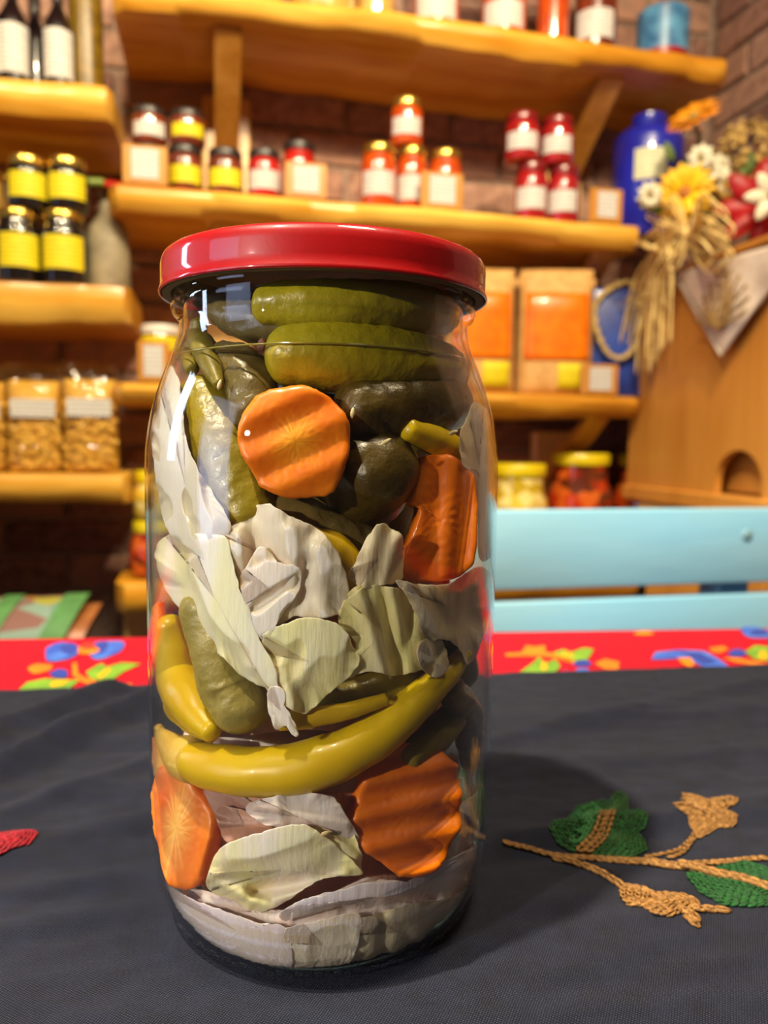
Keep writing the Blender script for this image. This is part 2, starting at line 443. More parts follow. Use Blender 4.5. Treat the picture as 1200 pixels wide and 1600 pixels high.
jar(636, 51, 158, zt, DJ + .012, ORANGE, GOLD, WLAB, 'gold-lidded orange jar standing on top of the orange pyramid', k)
jar(696, 54, 239, ZS2, DJ + .02, ORANGE, GOLD, WLAB, 'gold-lidded orange jar behind a price holder near the crimson stacks', k)
k = 'crimson jars stacked on the second shelf'
zt = jar(831, 52, 258, ZS2, DJ, DARKRED, REDLID, WLAB, 'lower crimson jar of the stack nearer the orange pyramid', k)
jar(817, 54, 181, zt, DJ, DARKRED, REDLID, WLAB, 'upper crimson jar of the stack nearer the orange pyramid', k)
zt = jar(881, 50, 263, ZS2, DJ, DARKRED, REDLID, WLAB, 'lower crimson jar of the stack beside the bracket plate', k)
jar(872, 51, 186, zt, DJ, DARKRED, REDLID, WLAB, 'upper crimson jar of the stack beside the bracket plate', k)
# black jars
k = 'black gold-lidded jars with yellow labels'
zt = jar(28, 66, 331, ZL2, DJ, BLACKJ, GOLD, YLAB, 'lower black gold-lidded jar farther from the stoneware bottle', k, lab_span=(.22, .66))
jar(42, 62, 248, zt, DJ, BLACKJ, GOLD, YLAB, 'upper black gold-lidded jar farther from the stoneware bottle', k, lab_span=(.2, .66))
zt = jar(98, 68, 334, ZL2, DJ, BLACKJ, GOLD, YLAB, 'lower black gold-lidded jar next to the stoneware bottle', k, lab_span=(.22, .66))
jar(104, 62, 251, zt, DJ, BLACKJ, GOLD, YLAB, 'upper black gold-lidded jar above the one by the stoneware bottle', k, lab_span=(.2, .66))
jar(-22, 60, 270, ZL2, DJ + .05, CREAM, GOLD, WLAB, 'pale gold-lidded jar cut by the picture edge behind black jars', k)
# top shelf
k = 'large preserve jars on the top shelf'
for i, (px, pw, b, lb, tx) in enumerate([
        (262, 110, CREAM, None, 'cream jar first from the end of the top shelf'), (392, 100, CREAM, None, 'cream jar above the wooden bracket on the top shelf'),
        (505, 104, CREAM, None, 'cream jar third along the top shelf beside an orange jar'), (588, 60, CREAM, None, 'slim cream jar next to an orange white-labelled jar on the top shelf'),
        (684, 72, ORANGE, WLAB, 'orange jar with small white label on the top shelf'), (790, 70, ORANGE, WLAB, 'orange jar with large white label on the top shelf'),
        (868, 50, ORANGE, None, 'unlabelled slim orange jar on the top shelf'), (935, 66, BROWN, WLAB, 'brown white-labelled jar last before the blue tin on the top shelf')]):
    jar(px, pw, -105, ZS1, DJ + .02, b, GOLD, lb, tx, k, lab_span=(.12, .34))
def tin(px, pw):
    p = atD(px, -60, DJ + .03); L = LD(p)[0]; r = pw * 1.3 / F / 2
    t = empty('decorated_tin', W(L, DJ + .03, ZS1), -HW, label='blue and red round tin at the far end of the top shelf', cat='tin')
    h = 0.1
    V, Fc = lathe([(r, 0), (r, h * .28)], 28); link('red_base', mesh('red_base', V, Fc, mat('tin_red', rgb(150, 20, 30), rough=.35), True, 40), t)
    V, Fc = lathe([(r, h * .28), (r, h), (r * .9, h + .004)], 28); link('blue_body', mesh('blue_body', V, Fc, mat('tin_blue', rgb(44, 92, 140), rgb(90, 150, 190), rough=.35, scale=30), True, 40), t)
tin(1040, 84)
# large yellow-lidded jars
def mixed(name, cols, scale):
    if name in MATS: return MATS[name]
    m = mat(name, rgb(*cols[0]), rgb(*cols[1]), rough=0.2, coat=1.0, scale=scale)
    nt = m.node_tree; N = nt.nodes; Lk = nt.links
    vo = N.new('ShaderNodeTexVoronoi'); vo.inputs['Scale'].default_value = scale
    tc = [n for n in N if n.type == 'TEX_COORD'][0]; Lk.new(tc.outputs['Object'], vo.inputs['Vector'])
    rp = N.new('ShaderNodeValToRGB'); rp.color_ramp.interpolation = 'CONSTANT'
    e = rp.color_ramp.elements; e[0].color = rgb(*cols[0]); e[1].color = rgb(*cols[1]); e[1].position = 1 / len(cols)
    for i, c in enumerate(cols[2:]): q = e.new((i + 2) / len(cols)); q.color = rgb(*c)
    sp = N.new('ShaderNodeSeparateColor'); Lk.new(vo.outputs['Color'], sp.inputs[0]); Lk.new(sp.outputs[0], rp.inputs[0])
    Lk.new(rp.outputs[0], N['Principled BSDF'].inputs['Base Color'])
    return m
PEAR = mixed('pale_pickle', [(224, 190, 60), (206, 176, 90), (232, 214, 130), (190, 160, 30)], 45)
MIXJ = mixed('mixed_pickle', [(190, 60, 16), (150, 40, 14), (206, 96, 30), (96, 40, 20)], 50)
k = 'large yellow-lidded jars on the lowest shelf'
jar(812, 96, 724, ZS4, DJ + .01, PEAR, YLID, None, 'yellow-lidded jar of pale pickles just behind the bench', k, h=None, belly=True, lid_h=.022, name='pickled_vegetable_jar')
jar(908, 104, 708, ZS4, DJ + .06, MIXJ, YLID, None, 'yellow-lidded jar of orange-red pickles behind the bench', k, belly=True, lid_h=.022, name='pickled_vegetable_jar')
jar(1012, 104, 710, ZS4, DJ + .06, MIXJ, YLID, None, 'yellow-lidded jar half hidden by the wooden cabinet', k, belly=True, lid_h=.022, name='pickled_vegetable_jar')
zt = jar(238, 70, 812, ZS4, DJ, MIXJ, YLID, None, 'short yellow-lidded jar at the end of the lowest shelf', k, belly=True, lid_h=.018, name='pickled_vegetable_jar')
jar(240, 66, 735, zt, DJ, PEAR, YLID, None, 'yellow-lidded jar stacked at the end of the lowest shelf', k, belly=True, lid_h=.018, name='pickled_vegetable_jar')
jar(251, 66, 510, ZS3, DJ, MIXJ, WLID, YLAB, 'white-lidded jar with yellow label at the end of the third shelf', 'jar at the end of the third shelf', lab_span=(.55, .8))
# price holders
def holder(px, py, pw, ph, zbase, D, label):
    p = atD(px, py, D); L = LD(p)[0]; s = (p - CAM).dot(_f) / F; wd = pw * s; h = ph * s
    t = empty('price_holder', W(L, D, zbase), -HW, label=label, cat='price holder', group='small wooden price holders')
    V, Fc = boxm(-wd / 2, wd / 2, -.006, .006, 0, h, .002, 1); link('wooden_block', mesh('wooden_block', V, Fc, BRW, False), t)
    V, Fc = boxm(-wd * .3, wd * .3, -.0072, -.0055, h * .16, h * .9); link('paper_card', mesh('paper_card', V, Fc, WLAB, False), t)
DH = DF + .014
holder(227, 250, 68, 60, ZS2, DH, 'wooden price holder before the white-labelled brown jars')
holder(478, 275, 66, 54, ZS2, DH, 'wooden price holder before the taller red jar')
holder(690, 292, 68, 56, ZS2, DH, 'wooden price holder before the orange pyramid')
holder(946, 326, 54, 52, ZS2, DH, 'wooden price holder beside the blue canister')
holder(936, 588, 62, 48, ZS3, DH, 'wooden price holder before the blue bag on the third shelf')
holder(240, 560, 48, 64, ZS3, DH, 'wooden price holder at the end of the third shelf')

# bottles
def bottle(px, pw, D, zbase, h, body, lab, cap, label, name='wine_bottle', cat='bottle', group='bottles on the short top shelf', span=(.08, .6)):
    L = LD(atD(px, 300, D))[0]; r = pw * (D + .05) / F / 2
    t = empty(name, W(L, D, zbase), -HW - math.atan2(L, D), label=label, cat=cat, group=group)
    V, Fc = lathe([(r * .8, 0), (r * .97, .003), (r, .01), (r, h * .58), (r * .92, h * .65), (r * .6, h * .74), (r * .38, h * .8), (r * .36, h * .97), (r * .4, h * .975), (r * .4, h)], 28)
    link('bottle_body', mesh('bottle_body', V, Fc, body, True, 50), t)
    if cap:
        V, Fc = lathe([(r * .41, h * .86), (r * .42, h), (r * .36, h + .002)], 20); link('capsule', mesh('capsule', V, Fc, cap, True, 40), t)
    if lab:
        V, Fc = patch(r, h * span[0], h * span[1], 1.25); link('label', mesh('label', V, Fc, lab, True, 40), t)
WINE = glassy('dark_wine', (34, 14, 14), (18, 8, 10)); OLIVE = mat('olive_oil', rgb(126, 98, 16), rgb(90, 68, 10), rough=.35, scale=60)
STONE = mat('stoneware', rgb(150, 140, 112), rgb(120, 110, 88), rough=.6, scale=30)
bottle(97, 37, DJ, ZL1, .155, WINE, WLAB, BLACKLID, 'dark bottle with white label next to the olive bottle', span=(.12, .56))
bottle(28, 38, DJ, ZL1, .155, WINE, WLAB, BLACKLID, 'dark white-labelled bottle two places from the olive bottle', span=(.12, .56))
bottle(-14, 40, DJ, ZL1, .155, WINE, WLAB, BLACKLID, 'dark white-labelled bottle cut by the picture edge', span=(.12, .56))
bottle(62, 38, DJ + .07, ZL1, .17, WINE, None, BLACKLID, 'unlabelled dark bottle behind the white-labelled bottles')
bottle(140, 44, DJ + .03, ZL1, .30, OLIVE, None, GOLD, 'olive-gold bottle at the end of the short top shelf')
bottle(167, 58, DJ + .03, ZL2, .155, STONE, None, None, 'grey-green stoneware bottle beside the black jars', name='stoneware_bottle', group='stoneware bottle')
# chilli lying on the second shelf's end
def chilli():
    a = atD(136, 279, DF + .05); b = atD(196, 281, DF + .05)
    z = ZS2 + .009; pts = [(LD(a)[0] + (LD(b)[0] - LD(a)[0]) * s, DF + .05 + .006 * math.sin(3 * s), z + .003 * math.sin(5 * s)) for s in [i / 14 for i in range(15)]]
    t = empty('chilli_pepper', W(LD(b)[0], DF + .05, ZS2), 0, label='small red and green chilli lying at the end of the second shelf', cat='chilli')
    P = [W(*p) for p in pts]
    v = tube(P[6:], [.003 + .006 * math.sin(min(1, .15 + i / 6) * 1.5) for i in range(9)], 10)
    world_mesh('fruit', v[0], v[1], mat('chilli_red', rgb(190, 34, 18), rough=.3), t)
    v = tube(P[:7], [.006, .0062, .0062, .006, .0062, .0066, .006], 10)
    world_mesh('stalk', v[0], v[1], mat('chilli_green', rgb(110, 130, 40), rough=.4), t)
chilli()

# pasta bags
FILM = clear('plastic_film', (.97, .96, .94, 1), rough=.12, base=.10, wrinkle=.9, wscale=45)
PASTA = mat('pasta', rgb(232, 188, 84), rgb(206, 156, 54), rough=.45, scale=50)
def pillow(wd, h, dp, nx=14, nz=18, top_flat=0.2, ripple=0.0, seed=0):
    V, Fc = [], []
    for sgn in (-1, 1):
        for j in range(nz + 1):
            for i in range(nx + 1):
                u = i / nx * 2 - 1; v = j / nz
                th = dp / 2 * (max(0, 1 - abs(u) ** 3.0)) ** .5
                th *= min(1, (1 - v) / top_flat) ** .6 * min(1, .55 + v / .12)
                x = u * wd / 2 * (1 - .05 * v)
                rr = ripple * noise.noise(Vector((u * 4, v * 7, sgn * 3 + seed)))
                V.append(Vector((x, sgn * (th + rr * (1 if th > 0.001 else 0.2) + .0004), v * h)))
    n = (nx + 1) * (nz + 1)
    for s in (0, 1):
        for j in range(nz):
            for i in range(nx):
                a = s * n + j * (nx + 1) + i; Fc.append((a, a + 1, a + nx + 2, a + nx + 1))
    ed = [i for i in range(nx + 1)] + [j * (nx + 1) + nx for j in range(1, nz + 1)] + [nz * (nx + 1) + i for i in range(nx - 1, -1, -1)] + [j * (nx + 1) for j in range(nz - 1, 0, -1)]
    for a, b in zip(ed, ed[1:] + ed[:1]): Fc.append((a, b, b + n, a + n))
    return V, Fc
def pasta_bag(px, pw, ytop, label, seed):
    D = DF + .06; p = atD(px, ytop, D); L = LD(p)[0]; s = (p - CAM).dot(_f) / F
    wd = pw * s; h = p.z - ZL3
    t = empty('pasta_bag', W(L, D, ZL3), -HW - math.atan2(L, D) * .6, label=label, cat='pasta bag', group='clear pasta bags')
    rr = random.Random(seed)
    V, Fc = pillow(wd * .93, h * .84, .066, ripple=.003, seed=seed); parts = [(V, Fc)]
    for i in range(170):
        u = rr.uniform(-.86, .86); v = rr.uniform(.05, .74)
        y = -.033 * (1 - abs(u) ** 3) ** .5 * (min(1, .55 + v / .12)) - .001
        m = Matrix.Translation((u * wd * .46, y, v * h * .84 + .004)) @ Matrix.Rotation(rr.uniform(0, 6), 4, 'Z') @ Matrix.Rotation(rr.uniform(0, 6), 4, 'X')
        c = [(0, .0035 * math.cos(q), .0035 * math.sin(q)) for q in [i2 * 1.2566 for i2 in range(5)]]
        pv = [m @ Vector((x, a, b - x * x * 30)) for x in (-.006, 0, .006) for _, a, b in c]
        pf = [(k2 * 5 + i2, k2 * 5 + (i2 + 1) % 5, k2 * 5 + 5 + (i2 + 1) % 5, k2 * 5 + 5 + i2) for k2 in (0, 1) for i2 in range(5)] + [(4, 3, 2, 1, 0), (10, 11, 12, 13, 14)]
        parts.append((pv, pf))
    V, Fc = join(*parts); o = link('pasta', mesh('pasta', V, Fc, PASTA, True, 60), t); props(o, kind='stuff')
    V, Fc = pillow(wd, h, .078, 22, 30, top_flat=.26, ripple=.004, seed=seed + 5); link('plastic_film', mesh('plastic_film', V, Fc, FILM), t)
    V, Fc = boxm(-wd * .36, wd * .36, -.0418, -.041, h * .5, h * .66); link('label', mesh('label', V, Fc, WLAB, False), t)
pasta_bag(53, 86, 567, 'middle clear bag of yellow pasta with white label', 3)
pasta_bag(140, 88, 565, 'clear bag of yellow pasta nearest the shelf end', 4)
pasta_bag(-34, 86, 569, 'clear bag of yellow pasta cut by the picture edge', 5)

# spice pouches
KRAFT = mat('kraft_paper', rgb(214, 168, 100), rgb(196, 148, 82), rough=.7, scale=60)
SPICE = mat('paprika_powder', rgb(246, 130, 4), rgb(232, 108, 2), rough=.35, scale=40, coat=.6)
def pouch(px, pw, ytop, label):
    D = DF + .06; p = atD(px, ytop, D); L = LD(p)[0]; s = (p - CAM).dot(_f) / F; wd = pw * s; h = p.z - ZS3
    t = empty('spice_pouch', W(L, D, ZS3), -HW - math.atan2(L, D) * .5, label=label, cat='spice pouch', group='kraft pouches of orange spice')
    V, Fc = pillow(wd, h, .056, 16, 26, top_flat=.3); link('kraft_bag', mesh('kraft_bag', V, Fc, KRAFT), t)
    def front(u, v): return -(.028 * (max(0, 1 - abs(u) ** 3)) ** .5 * min(1, (1 - v) / .3) ** .6 * min(1, .55 + v / .12))
    def pan(u0, u1, v0, v1, off, nx=10, nz=10):
        V, Fc = [], []
        for dd in (off, off - .0012):
            for j in range(nz + 1):
                for i in range(nx + 1):
                    u = u0 + (u1 - u0) * i / nx; v = v0 + (v1 - v0) * j / nz
                    V.append(Vector((u * wd / 2 * (1 - .05 * v), front(u, v) - dd, v * h)))
        n = (nx + 1) * (nz + 1)
        for j in range(nz):
            for i in range(nx):
                a = j * (nx + 1) + i; Fc.append((a, a + 1, a + nx + 2, a + nx + 1))
        ed = [i for i in range(nx + 1)] + [j * (nx + 1) + nx for j in range(1, nz + 1)] + [nz * (nx + 1) + i for i in range(nx - 1, -1, -1)] + [j * (nx + 1) for j in range(nz - 1, 0, -1)]
        for a, b in zip(ed, ed[1:] + ed[:1]): Fc.append((a, b, b + n, a + n))
        return V, Fc
    V, Fc = pan(-.84, .84, .27, .80, .0014); link('window', mesh('window', V, Fc, SPICE), t)
    V, Fc = pan(.02, .80, .05, .25, .0014, 6, 3); link('label', mesh('label', V, Fc, YLAB), t)
    V, Fc = boxm(-wd / 2, wd / 2, -.004, .004, h * .86, h * .93, .001, 1); link('seal', mesh('seal', V, Fc, KRAFT, False), t)
pouch(870, 122, 421, 'wide kraft pouch of orange spice beside the blue bag')
pouch(752, 112, 420, 'kraft pouch of orange spice half behind the big jar')

# blue gift bag with rope handles
def blue_bag():
    D = DF + .07; p = atD(966, 452, D); L, _, zt = LD(p); s = (p - CAM).dot(_f) / F; wd = 92 * s; h = zt - ZS3
    t = empty('gift_bag', W(L, D, ZS3), -HW - .3, label='blue bag with twisted straw-coloured rope handle on the third shelf', cat='bag')
    BL = mat('blue_bag', rgb(30, 66, 160), rgb(18, 40, 116), rough=.4, scale=14, coat=.3)
    V, Fc = boxm(-wd / 2, wd / 2, -.03, .03, 0, h, .006, 2)
    V = [Vector((v.x * (1 - .12 * (v.z / h)), v.y * (1 - .75 * v.z / h), v.z)) for v in V]
    link('bag_body', mesh('bag_body', V, Fc, BL), t)
    ROPE = mat('straw_rope', rgb(206, 178, 110), rgb(176, 146, 84), rough=.8, scale=200, bump=.5)
    ctr = catmull([(-wd * .43, -.02, h * .86), (-wd * .40, -.034, h * .62), (-wd * .2, -.038, h * .40), (0.05 * wd, -.036, h * .36), (wd * .25, -.034, h * .5), (wd * .38, -.02, h * .86)], 60)
    ctr2 = catmull([(-wd * .46, -.03, h * .04), (-wd * .55, -.034, h * .3), (-wd * .5, -.03, h * .62), (-wd * .36, -.02, h * .9), (wd * .1, -.01, h * 1.06), (wd * .3, -.01, h * .98)], 60)
    for c in (ctr, ctr2):
        pr = []
        for ph in (0, math.pi):
            pts = [Vector(q) + Vector((math.cos(i * .75 + ph), math.sin(i * .75 + ph) * .6, math.sin(i * .75 + ph))) * .0028 for i, q in enumerate(c)]
            pr.append(tube(pts, [.003] * len(pts), 6))
        V, Fc = join(*pr); link('rope_handle', mesh('rope_handle', V, Fc, ROPE), t)
blue_bag()
# blue canister on the second shelf
def canister():
    D = DF + .10; p = atD(1015, 183, D); L, _, zt = LD(p); s = (p - CAM).dot(_f) / F; r = 108 * s / 2; h = zt - ZS2
    t = empty('blue_canister', W(L, D, ZS2), -HW - .45, label='cobalt blue canister with pale label at the end of the second shelf', cat='canister')
    BL = mat('cobalt', rgb(30, 40, 176), rgb(22, 28, 140), rough=.3, scale=12, coat=.6)
    V, Fc = lathe([(r * .94, 0), (r, .006), (r, h * .76), (r * .95, h * .82), (r * .72, h * .88), (r * .5, h * .9)], 36); link('canister_body', mesh('canister_body', V, Fc, BL, True, 50), t)
    V, Fc = lathe([(r * .46, h * .89), (r * .48, h * .9), (r * .48, h * .99), (r * .42, h)], 28); link('cap', mesh('cap', V, Fc, BL, True, 50), t)
    V, Fc = patch(r, h * .42, h * .66, .44); link('label', mesh('label', V, Fc, printed('pale_green_label', (206, 214, 176), (200, 120, 90)), True, 40), t)
canister()

# ================================================================== BENCH
BD = 0.756
BLUE = mat('worn_blue_paint', rgb(130, 192, 222), rgb(156, 198, 206), rough=.55, scale=9, bump=.25, bscale=60, stretch=(.25, 1, 1), coat=.1, lo=.3, hi=.8)
pa = atD(778, 797, BD); pb = atD(1200, 796, BD); ztop = (pa.z + pb.z) / 2
zb1 = (atD(778, 922, BD).z + atD(1200, 911, BD).z) / 2; zt2 = (atD(778, 938, BD).z + atD(1200, 933, BD).z) / 2
bench = empty('bench', W(0.35, BD, -0.76), -HW, label='worn light blue painted wooden bench standing behind the table', cat='bench')
L0, L1 = LD(atD(300, 800, BD))[0], 0.92
def bslat(z0, z1, y0=0.0, th=.02):
    V, Fc = boxm(L0 - .35, L1 - .35, y0, y0 + th, z0 + .76, z1 + .76, .0035, 2); return link('slat', mesh('slat', V, Fc, BLUE, True, 40), bench)
sl = bslat(zb1, ztop)
V, Fc = lathe([(.0062, 0), (.0068, .001), (.0045, .0022), (.0014, .0026)], 14)
for px_ in (1167,):
    q = atD(px_, 836, BD); o = link('screw_head', mesh('screw_head', V, Fc, mat('painted_screw', rgb(120, 160, 168), rough=.4)), sl, (LD(q)[0] - .35, 0, q.z + .76), (math.pi / 2, 0, 0))
bslat(zt2 - .085, zt2); bslat(zt2 - .18, zt2 - .097)
PB = mat('post_blue', rgb(70, 120, 160), rgb(60, 104, 140), rough=.5, scale=12)
for Lp in (LD(atD(1130, 925, BD + .04))[0], L0 + .05):
    V, Fc = boxm(Lp - .35 - .022, Lp - .35 + .022, .0205, .06, 0, ztop + .76 - .02, .004, 1); link('post', mesh('post', V, Fc, PB, False), bench)
V, Fc = boxm(L0 - .35, L1 - .35, -.02, .018, .36, .40, .004, 1); link('seat', mesh('seat', V, Fc, BLUE, False), bench)

# ================================================================== CABINET AT THE SIDE WALL, COUNTER
CL = 0.75
CW = wood('cabinet_wood', rgb(176, 112, 38), rgb(196, 132, 52), rgb(208, 148, 70), along='Z', scale=5, rough=.45, coat=.1)
c_far = LD(atL(986, 600, CL))[1]; c_near = 0.84
zb = atL(990, 763, CL).z; ztp = atL(1055, 421, CL).z
cab = empty('wooden_cabinet', W(CL, (c_far + c_near) / 2, zb - .02), -HW, label='honey-coloured wooden cabinet with an arched opening against the side wall', cat='cabinet')
def cbox(name, l0, l1, d0, d1, z0, z1, m=CW, bev=.003, par=cab, nm=None):
    dc = (c_far + c_near) / 2
    V, Fc = boxm(l0 - CL, l1 - CL, d0 - dc, d1 - dc, z0 - zb + .02, z1 - zb + .02, bev, 1)
    return link(name, mesh(name, V, Fc, m, False), par)
cbox('back_panel', CL + .22, CL + .235, c_near, c_far, zb, ztp - .012)
cbox('side_panel', CL + .014, CL + .22, c_far - .014, c_far, zb, ztp - .012)
cbox('side_panel', CL + .014, CL + .22, c_near, c_near + .014, zb, ztp - .012)
cbox('top_board', CL - .006, CL + .24, c_near - .006, c_far + .006, ztp - .012, ztp)
cbox('base_trim', CL - .008, CL + .235, c_near - .004, c_far + .004, zb - .02, zb + .006)
cbox('inner_panel', CL + .034, CL + .044, c_near + .016, c_far - .016, zb + .008, ztp - .016)
a0 = LD(atL(1119, 700, CL))[1]; a1 = LD(atL(1194, 700, CL))[1]; ah = atL(1155, 703, CL).z - zb
dc = (c_far + c_near) / 2
out = [(c_far, ztp - .012), (c_far, zb + .006), (a0, zb + .006)]
rad = (a0 - a1) / 2; mid = (a0 + a1) / 2; spring = ah - rad
for i in range(15):
    an = math.pi * i / 14; out.append((mid + rad * math.cos(an), zb + max(.01, spring) + rad * math.sin(an)))
out += [(a1, zb + .006), (c_near, zb + .006), (c_near, ztp - .012)]
n = len(out)
V = [Vector((x, d - dc, zz - zb + .02)) for x in (0, .013) for d, zz in out]
Fc = [tuple(range(n)), tuple(range(2 * n - 1, n - 1, -1))] + [(i, (i + 1) % n, n + (i + 1) % n, n + i) for i in range(n)]
link('front_panel', mesh('front_panel', V, Fc, CW, False), cab)
counter = empty('side_counter', W(CL, dc, -0.76), -HW, label='low wooden counter under the cabinet, mostly hidden by the bench', cat='counter')
V, Fc = boxm(.0, .25, c_near - dc - .04, c_far - dc - .04, zb - .02 + .76 - .03, zb - .02 + .76, .003, 1); link('counter_top', mesh('counter_top', V, Fc, WOODL, False), counter)
V, Fc = boxm(.01, .24, c_near - dc - .02, c_far - dc - .06, 0, zb - .02 + .73, .003, 1); link('counter_body', mesh('counter_body', V, Fc, CW, False), counter)

# cloth triangle draped over the cabinet's edge
def draped():
    pts = [atL(1054, 428, CL - .010), atL(1128, 556, CL - .016), atL(1262, 366, CL - .010)]
    A, B, Cc = pts
    m = mat('ivory_cloth', rgb(226, 210, 192), rgb(214, 198, 180), rough=.75, scale=120, bump=.3)
    n = 26; V = []; idx = {}
    for i in range(n + 1):
        for j in range(n + 1 - i):
            u, v = i / n, j / n
            p = A + (B - A) * u + (Cc - A) * v
            p = p - WX * (.004 * noise.noise(p * 22) + .006 * math.sin(v * 9) * u)
            idx[i, j] = len(V); V.append(p)
    nn = len(V); V += [p + WX * .0015 for p in V]
    Fc = []
    for i in range(n):
        for j in range(n - i):
            q = (idx[i, j], idx[i + 1, j], idx[i, j + 1]); Fc += [q, tuple(x + nn for x in reversed(q))]
            if (i + 1, j + 1) in idx:
                q = (idx[i + 1, j], idx[i + 1, j + 1], idx[i, j + 1]); Fc += [q, tuple(x + nn for x in reversed(q))]
    ring = [idx[i, 0] for i in range(n + 1)] + [idx[n - j, j] for j in range(1, n + 1)] + [idx[0, j] for j in range(n - 1, 0, -1)]
    for a, b in zip(ring, ring[1:] + ring[:1]): Fc.append((a, b, b + nn, a + nn))
    t = empty('corner_cloth', (A + Cc) / 2, 0, label='ivory triangular cloth corner with gold embroidery hanging over the cabinet', cat='cloth')
    world_mesh('cloth', V, Fc, m, t)
    # flap lying on the cabinet top
    e0, e1 = A, Cc
    V, Fc = [], []
    for k in range(2):
        for s in (0, 1):
            p = (e0, e1)[s].copy(); l, d, z = LD(p); V += [W(CL - .010, d, ztp + .004 - k * .0015) if k == 0 else W(CL - .010, d, ztp + .002), W(CL + .13, d, ztp + .004) if k == 0 else W(CL + .13, d, ztp + .002)]
    hem = tube([p - WX * .001 for p in (A, A + (B - A) * .5, B, B + (Cc - B) * .5, Cc)], [.0022] * 5, 6)
    world_mesh('hem', hem[0], hem[1], mat('hem_thread', rgb(222, 208, 190), rough=.8), t)
    G = mat('gold_thread', rgb(170, 134, 74), rgb(140, 108, 58), rough=.6, scale=300, bump=.6)
    cen = A * .30 + B * .42 + Cc * .28
    pr = []
    ex = (Cc - A).normalized(); ey = (B - (A + Cc) / 2).normalized()
    rr = random.Random(5)
    for sp in range(11):
        an = -1.2 + 2.4 * sp / 10
        d = (-ey * math.cos(an) + ex * math.sin(an)); base = cen + ey * .045 - WX * .007
        ln = .05 + .035 * math.cos(an * 1.2)
        P = [base + d * ln * s + ex * .006 * math.sin(s * 5 + sp) - WX * .002 for s in [i / 9 for i in range(10)]]
        pr.append(tube(P, [.0016 + .0012 * math.sin(i * 1.6) ** 2 for i in range(10)], 6))
        for q in (4, 7, 9):
            c = P[q]; V0, F0 = lathe([(.0005, -.003), (.0032, 0), (.0005, .003)], 8); pr.append(([c + v for v in V0], F0))
    v = join(*pr); world_mesh('gold_embroidery', v[0], v[1], G, t)
draped()

# ================================================================== FLOWERS AND RAFFIA ON THE CABINET
def petal(ln, wd, curl=.25, n=7):
    V, Fc = [], []
    for k in (0, 1):
        for i in range(n):
            s = i / (n - 1); ww = wd / 2 * (math.sin(math.pi * (s * .88 + .09)) ** .7)
            for j in (-1, 0, 1):
                V.append(Vector((s * ln, j * ww, curl * ln * s * (1 - s) * 1.4 - abs(j) * -.06 * ww - .0006 * k)))
    m = n * 3
    for k in (0, 1):
        for i in range(n - 1):
            for j in (0, 1):
                a = k * m + i * 3 + j; Fc.append((a, a + 1, a + 4, a + 3))
    ed = list(range(0, 3)) + [i * 3 + 2 for i in range(1, n)] + [(n - 1) * 3 + 1] + [i * 3 for i in range(n - 1, 0, -1)]
    for a, b in zip(ed, ed[1:] + ed[:1]): Fc.append((a, b, b + m, a + m))
    return V, Fc
GREEN = mat('flower_stem', rgb(120, 112, 50), rgb(96, 100, 40), rough=.6)
TOPZ = ztp
def flower(name, px, py, Z, radius, normal, npet, layers, pcol, ccol, label, group=None, cr=.32, wdf=.34, stem_to=None, curl=.22):
    c = atZ(px, py, Z); foot = stem_to or W(CL + .08, c_far - .08, TOPZ)
    t = empty(name, foot, 0, label=label, cat='flower', group=group)
    q = Vector(normal).normalized().to_track_quat('Z', 'Y').to_matrix().to_4x4()
    Mh = Matrix.Translation(c - foot) @ q
    for ly in range(layers):
        pv, pf = petal(radius * (1 - .18 * ly), radius * wdf, curl)
        me = mesh('petal', pv, pf, pcol)
        for i in range(npet):
            o = link('petal', me, t)
            o.matrix_local = Mh @ Matrix.Rotation(2 * math.pi * (i + .5 * ly) / npet + R_.uniform(-.05, .05), 4, 'Z') @ Matrix.Translation((radius * .12, 0, .002 * ly)) @ Matrix.Rotation(-.1 - .22 * ly + R_.uniform(-.1, .1), 4, 'Y')
    V, Fc = lathe([(radius * cr, -.003), (radius * cr, .003), (radius * cr * .8, .007), (radius * cr * .3, .009)], 18)
    o = link('flower_centre', mesh('flower_centre', V, Fc, ccol), t); o.matrix_local = Mh
    mid = (c + foot) / 2 + Vector((0, 0, .02))
    P = catmull([tuple(c - Vector(normal).normalized() * .004), tuple(c - Vector(normal).normalized() * .03 - Vector((0, 0, .012))), tuple(mid), tuple(foot)], 16)
    V, Fc = tube(P, [.0035] * 17, 8); world_mesh('stem', V, Fc, GREEN, t)
ZF = 1.22
YP = mat('yellow_petal', rgb(244, 206, 30), rgb(232, 178, 14), rough=.5, scale=40)
OP = mat('orange_petal', rgb(236, 160, 16), rgb(214, 124, 8), rough=.5, scale=40)
WP = mat('white_petal', rgb(232, 226, 200), rgb(210, 204, 170), rough=.5, scale=40)
RP = mat('red_petal', rgb(186, 8, 18), rgb(146, 6, 14), rough=.5, scale=30)
CO = mat('orange_eye', rgb(190, 120, 40), rgb(150, 86, 30), rough=.7, scale=200, bump=.6)
CG = mat('olive_eye', rgb(150, 130, 60), rgb(110, 100, 40), rough=.7, scale=200, bump=.6)
toc = (CAM - atZ(1070, 300, ZF)).normalized()
flower('yellow_daisy', 1070, 302, ZF, .043, toc + Vector((-.15, 0, .25)), 18, 2, YP, CO, 'large yellow daisy facing out above the raffia bow', cr=.26)
flower('orange_daisy', 1084, 186, ZF + .02, .040, Vector((-.6, -.45, .7)), 18, 2, OP, CG, 'orange daisy seen from the side on a tall curved stem', cr=.3)
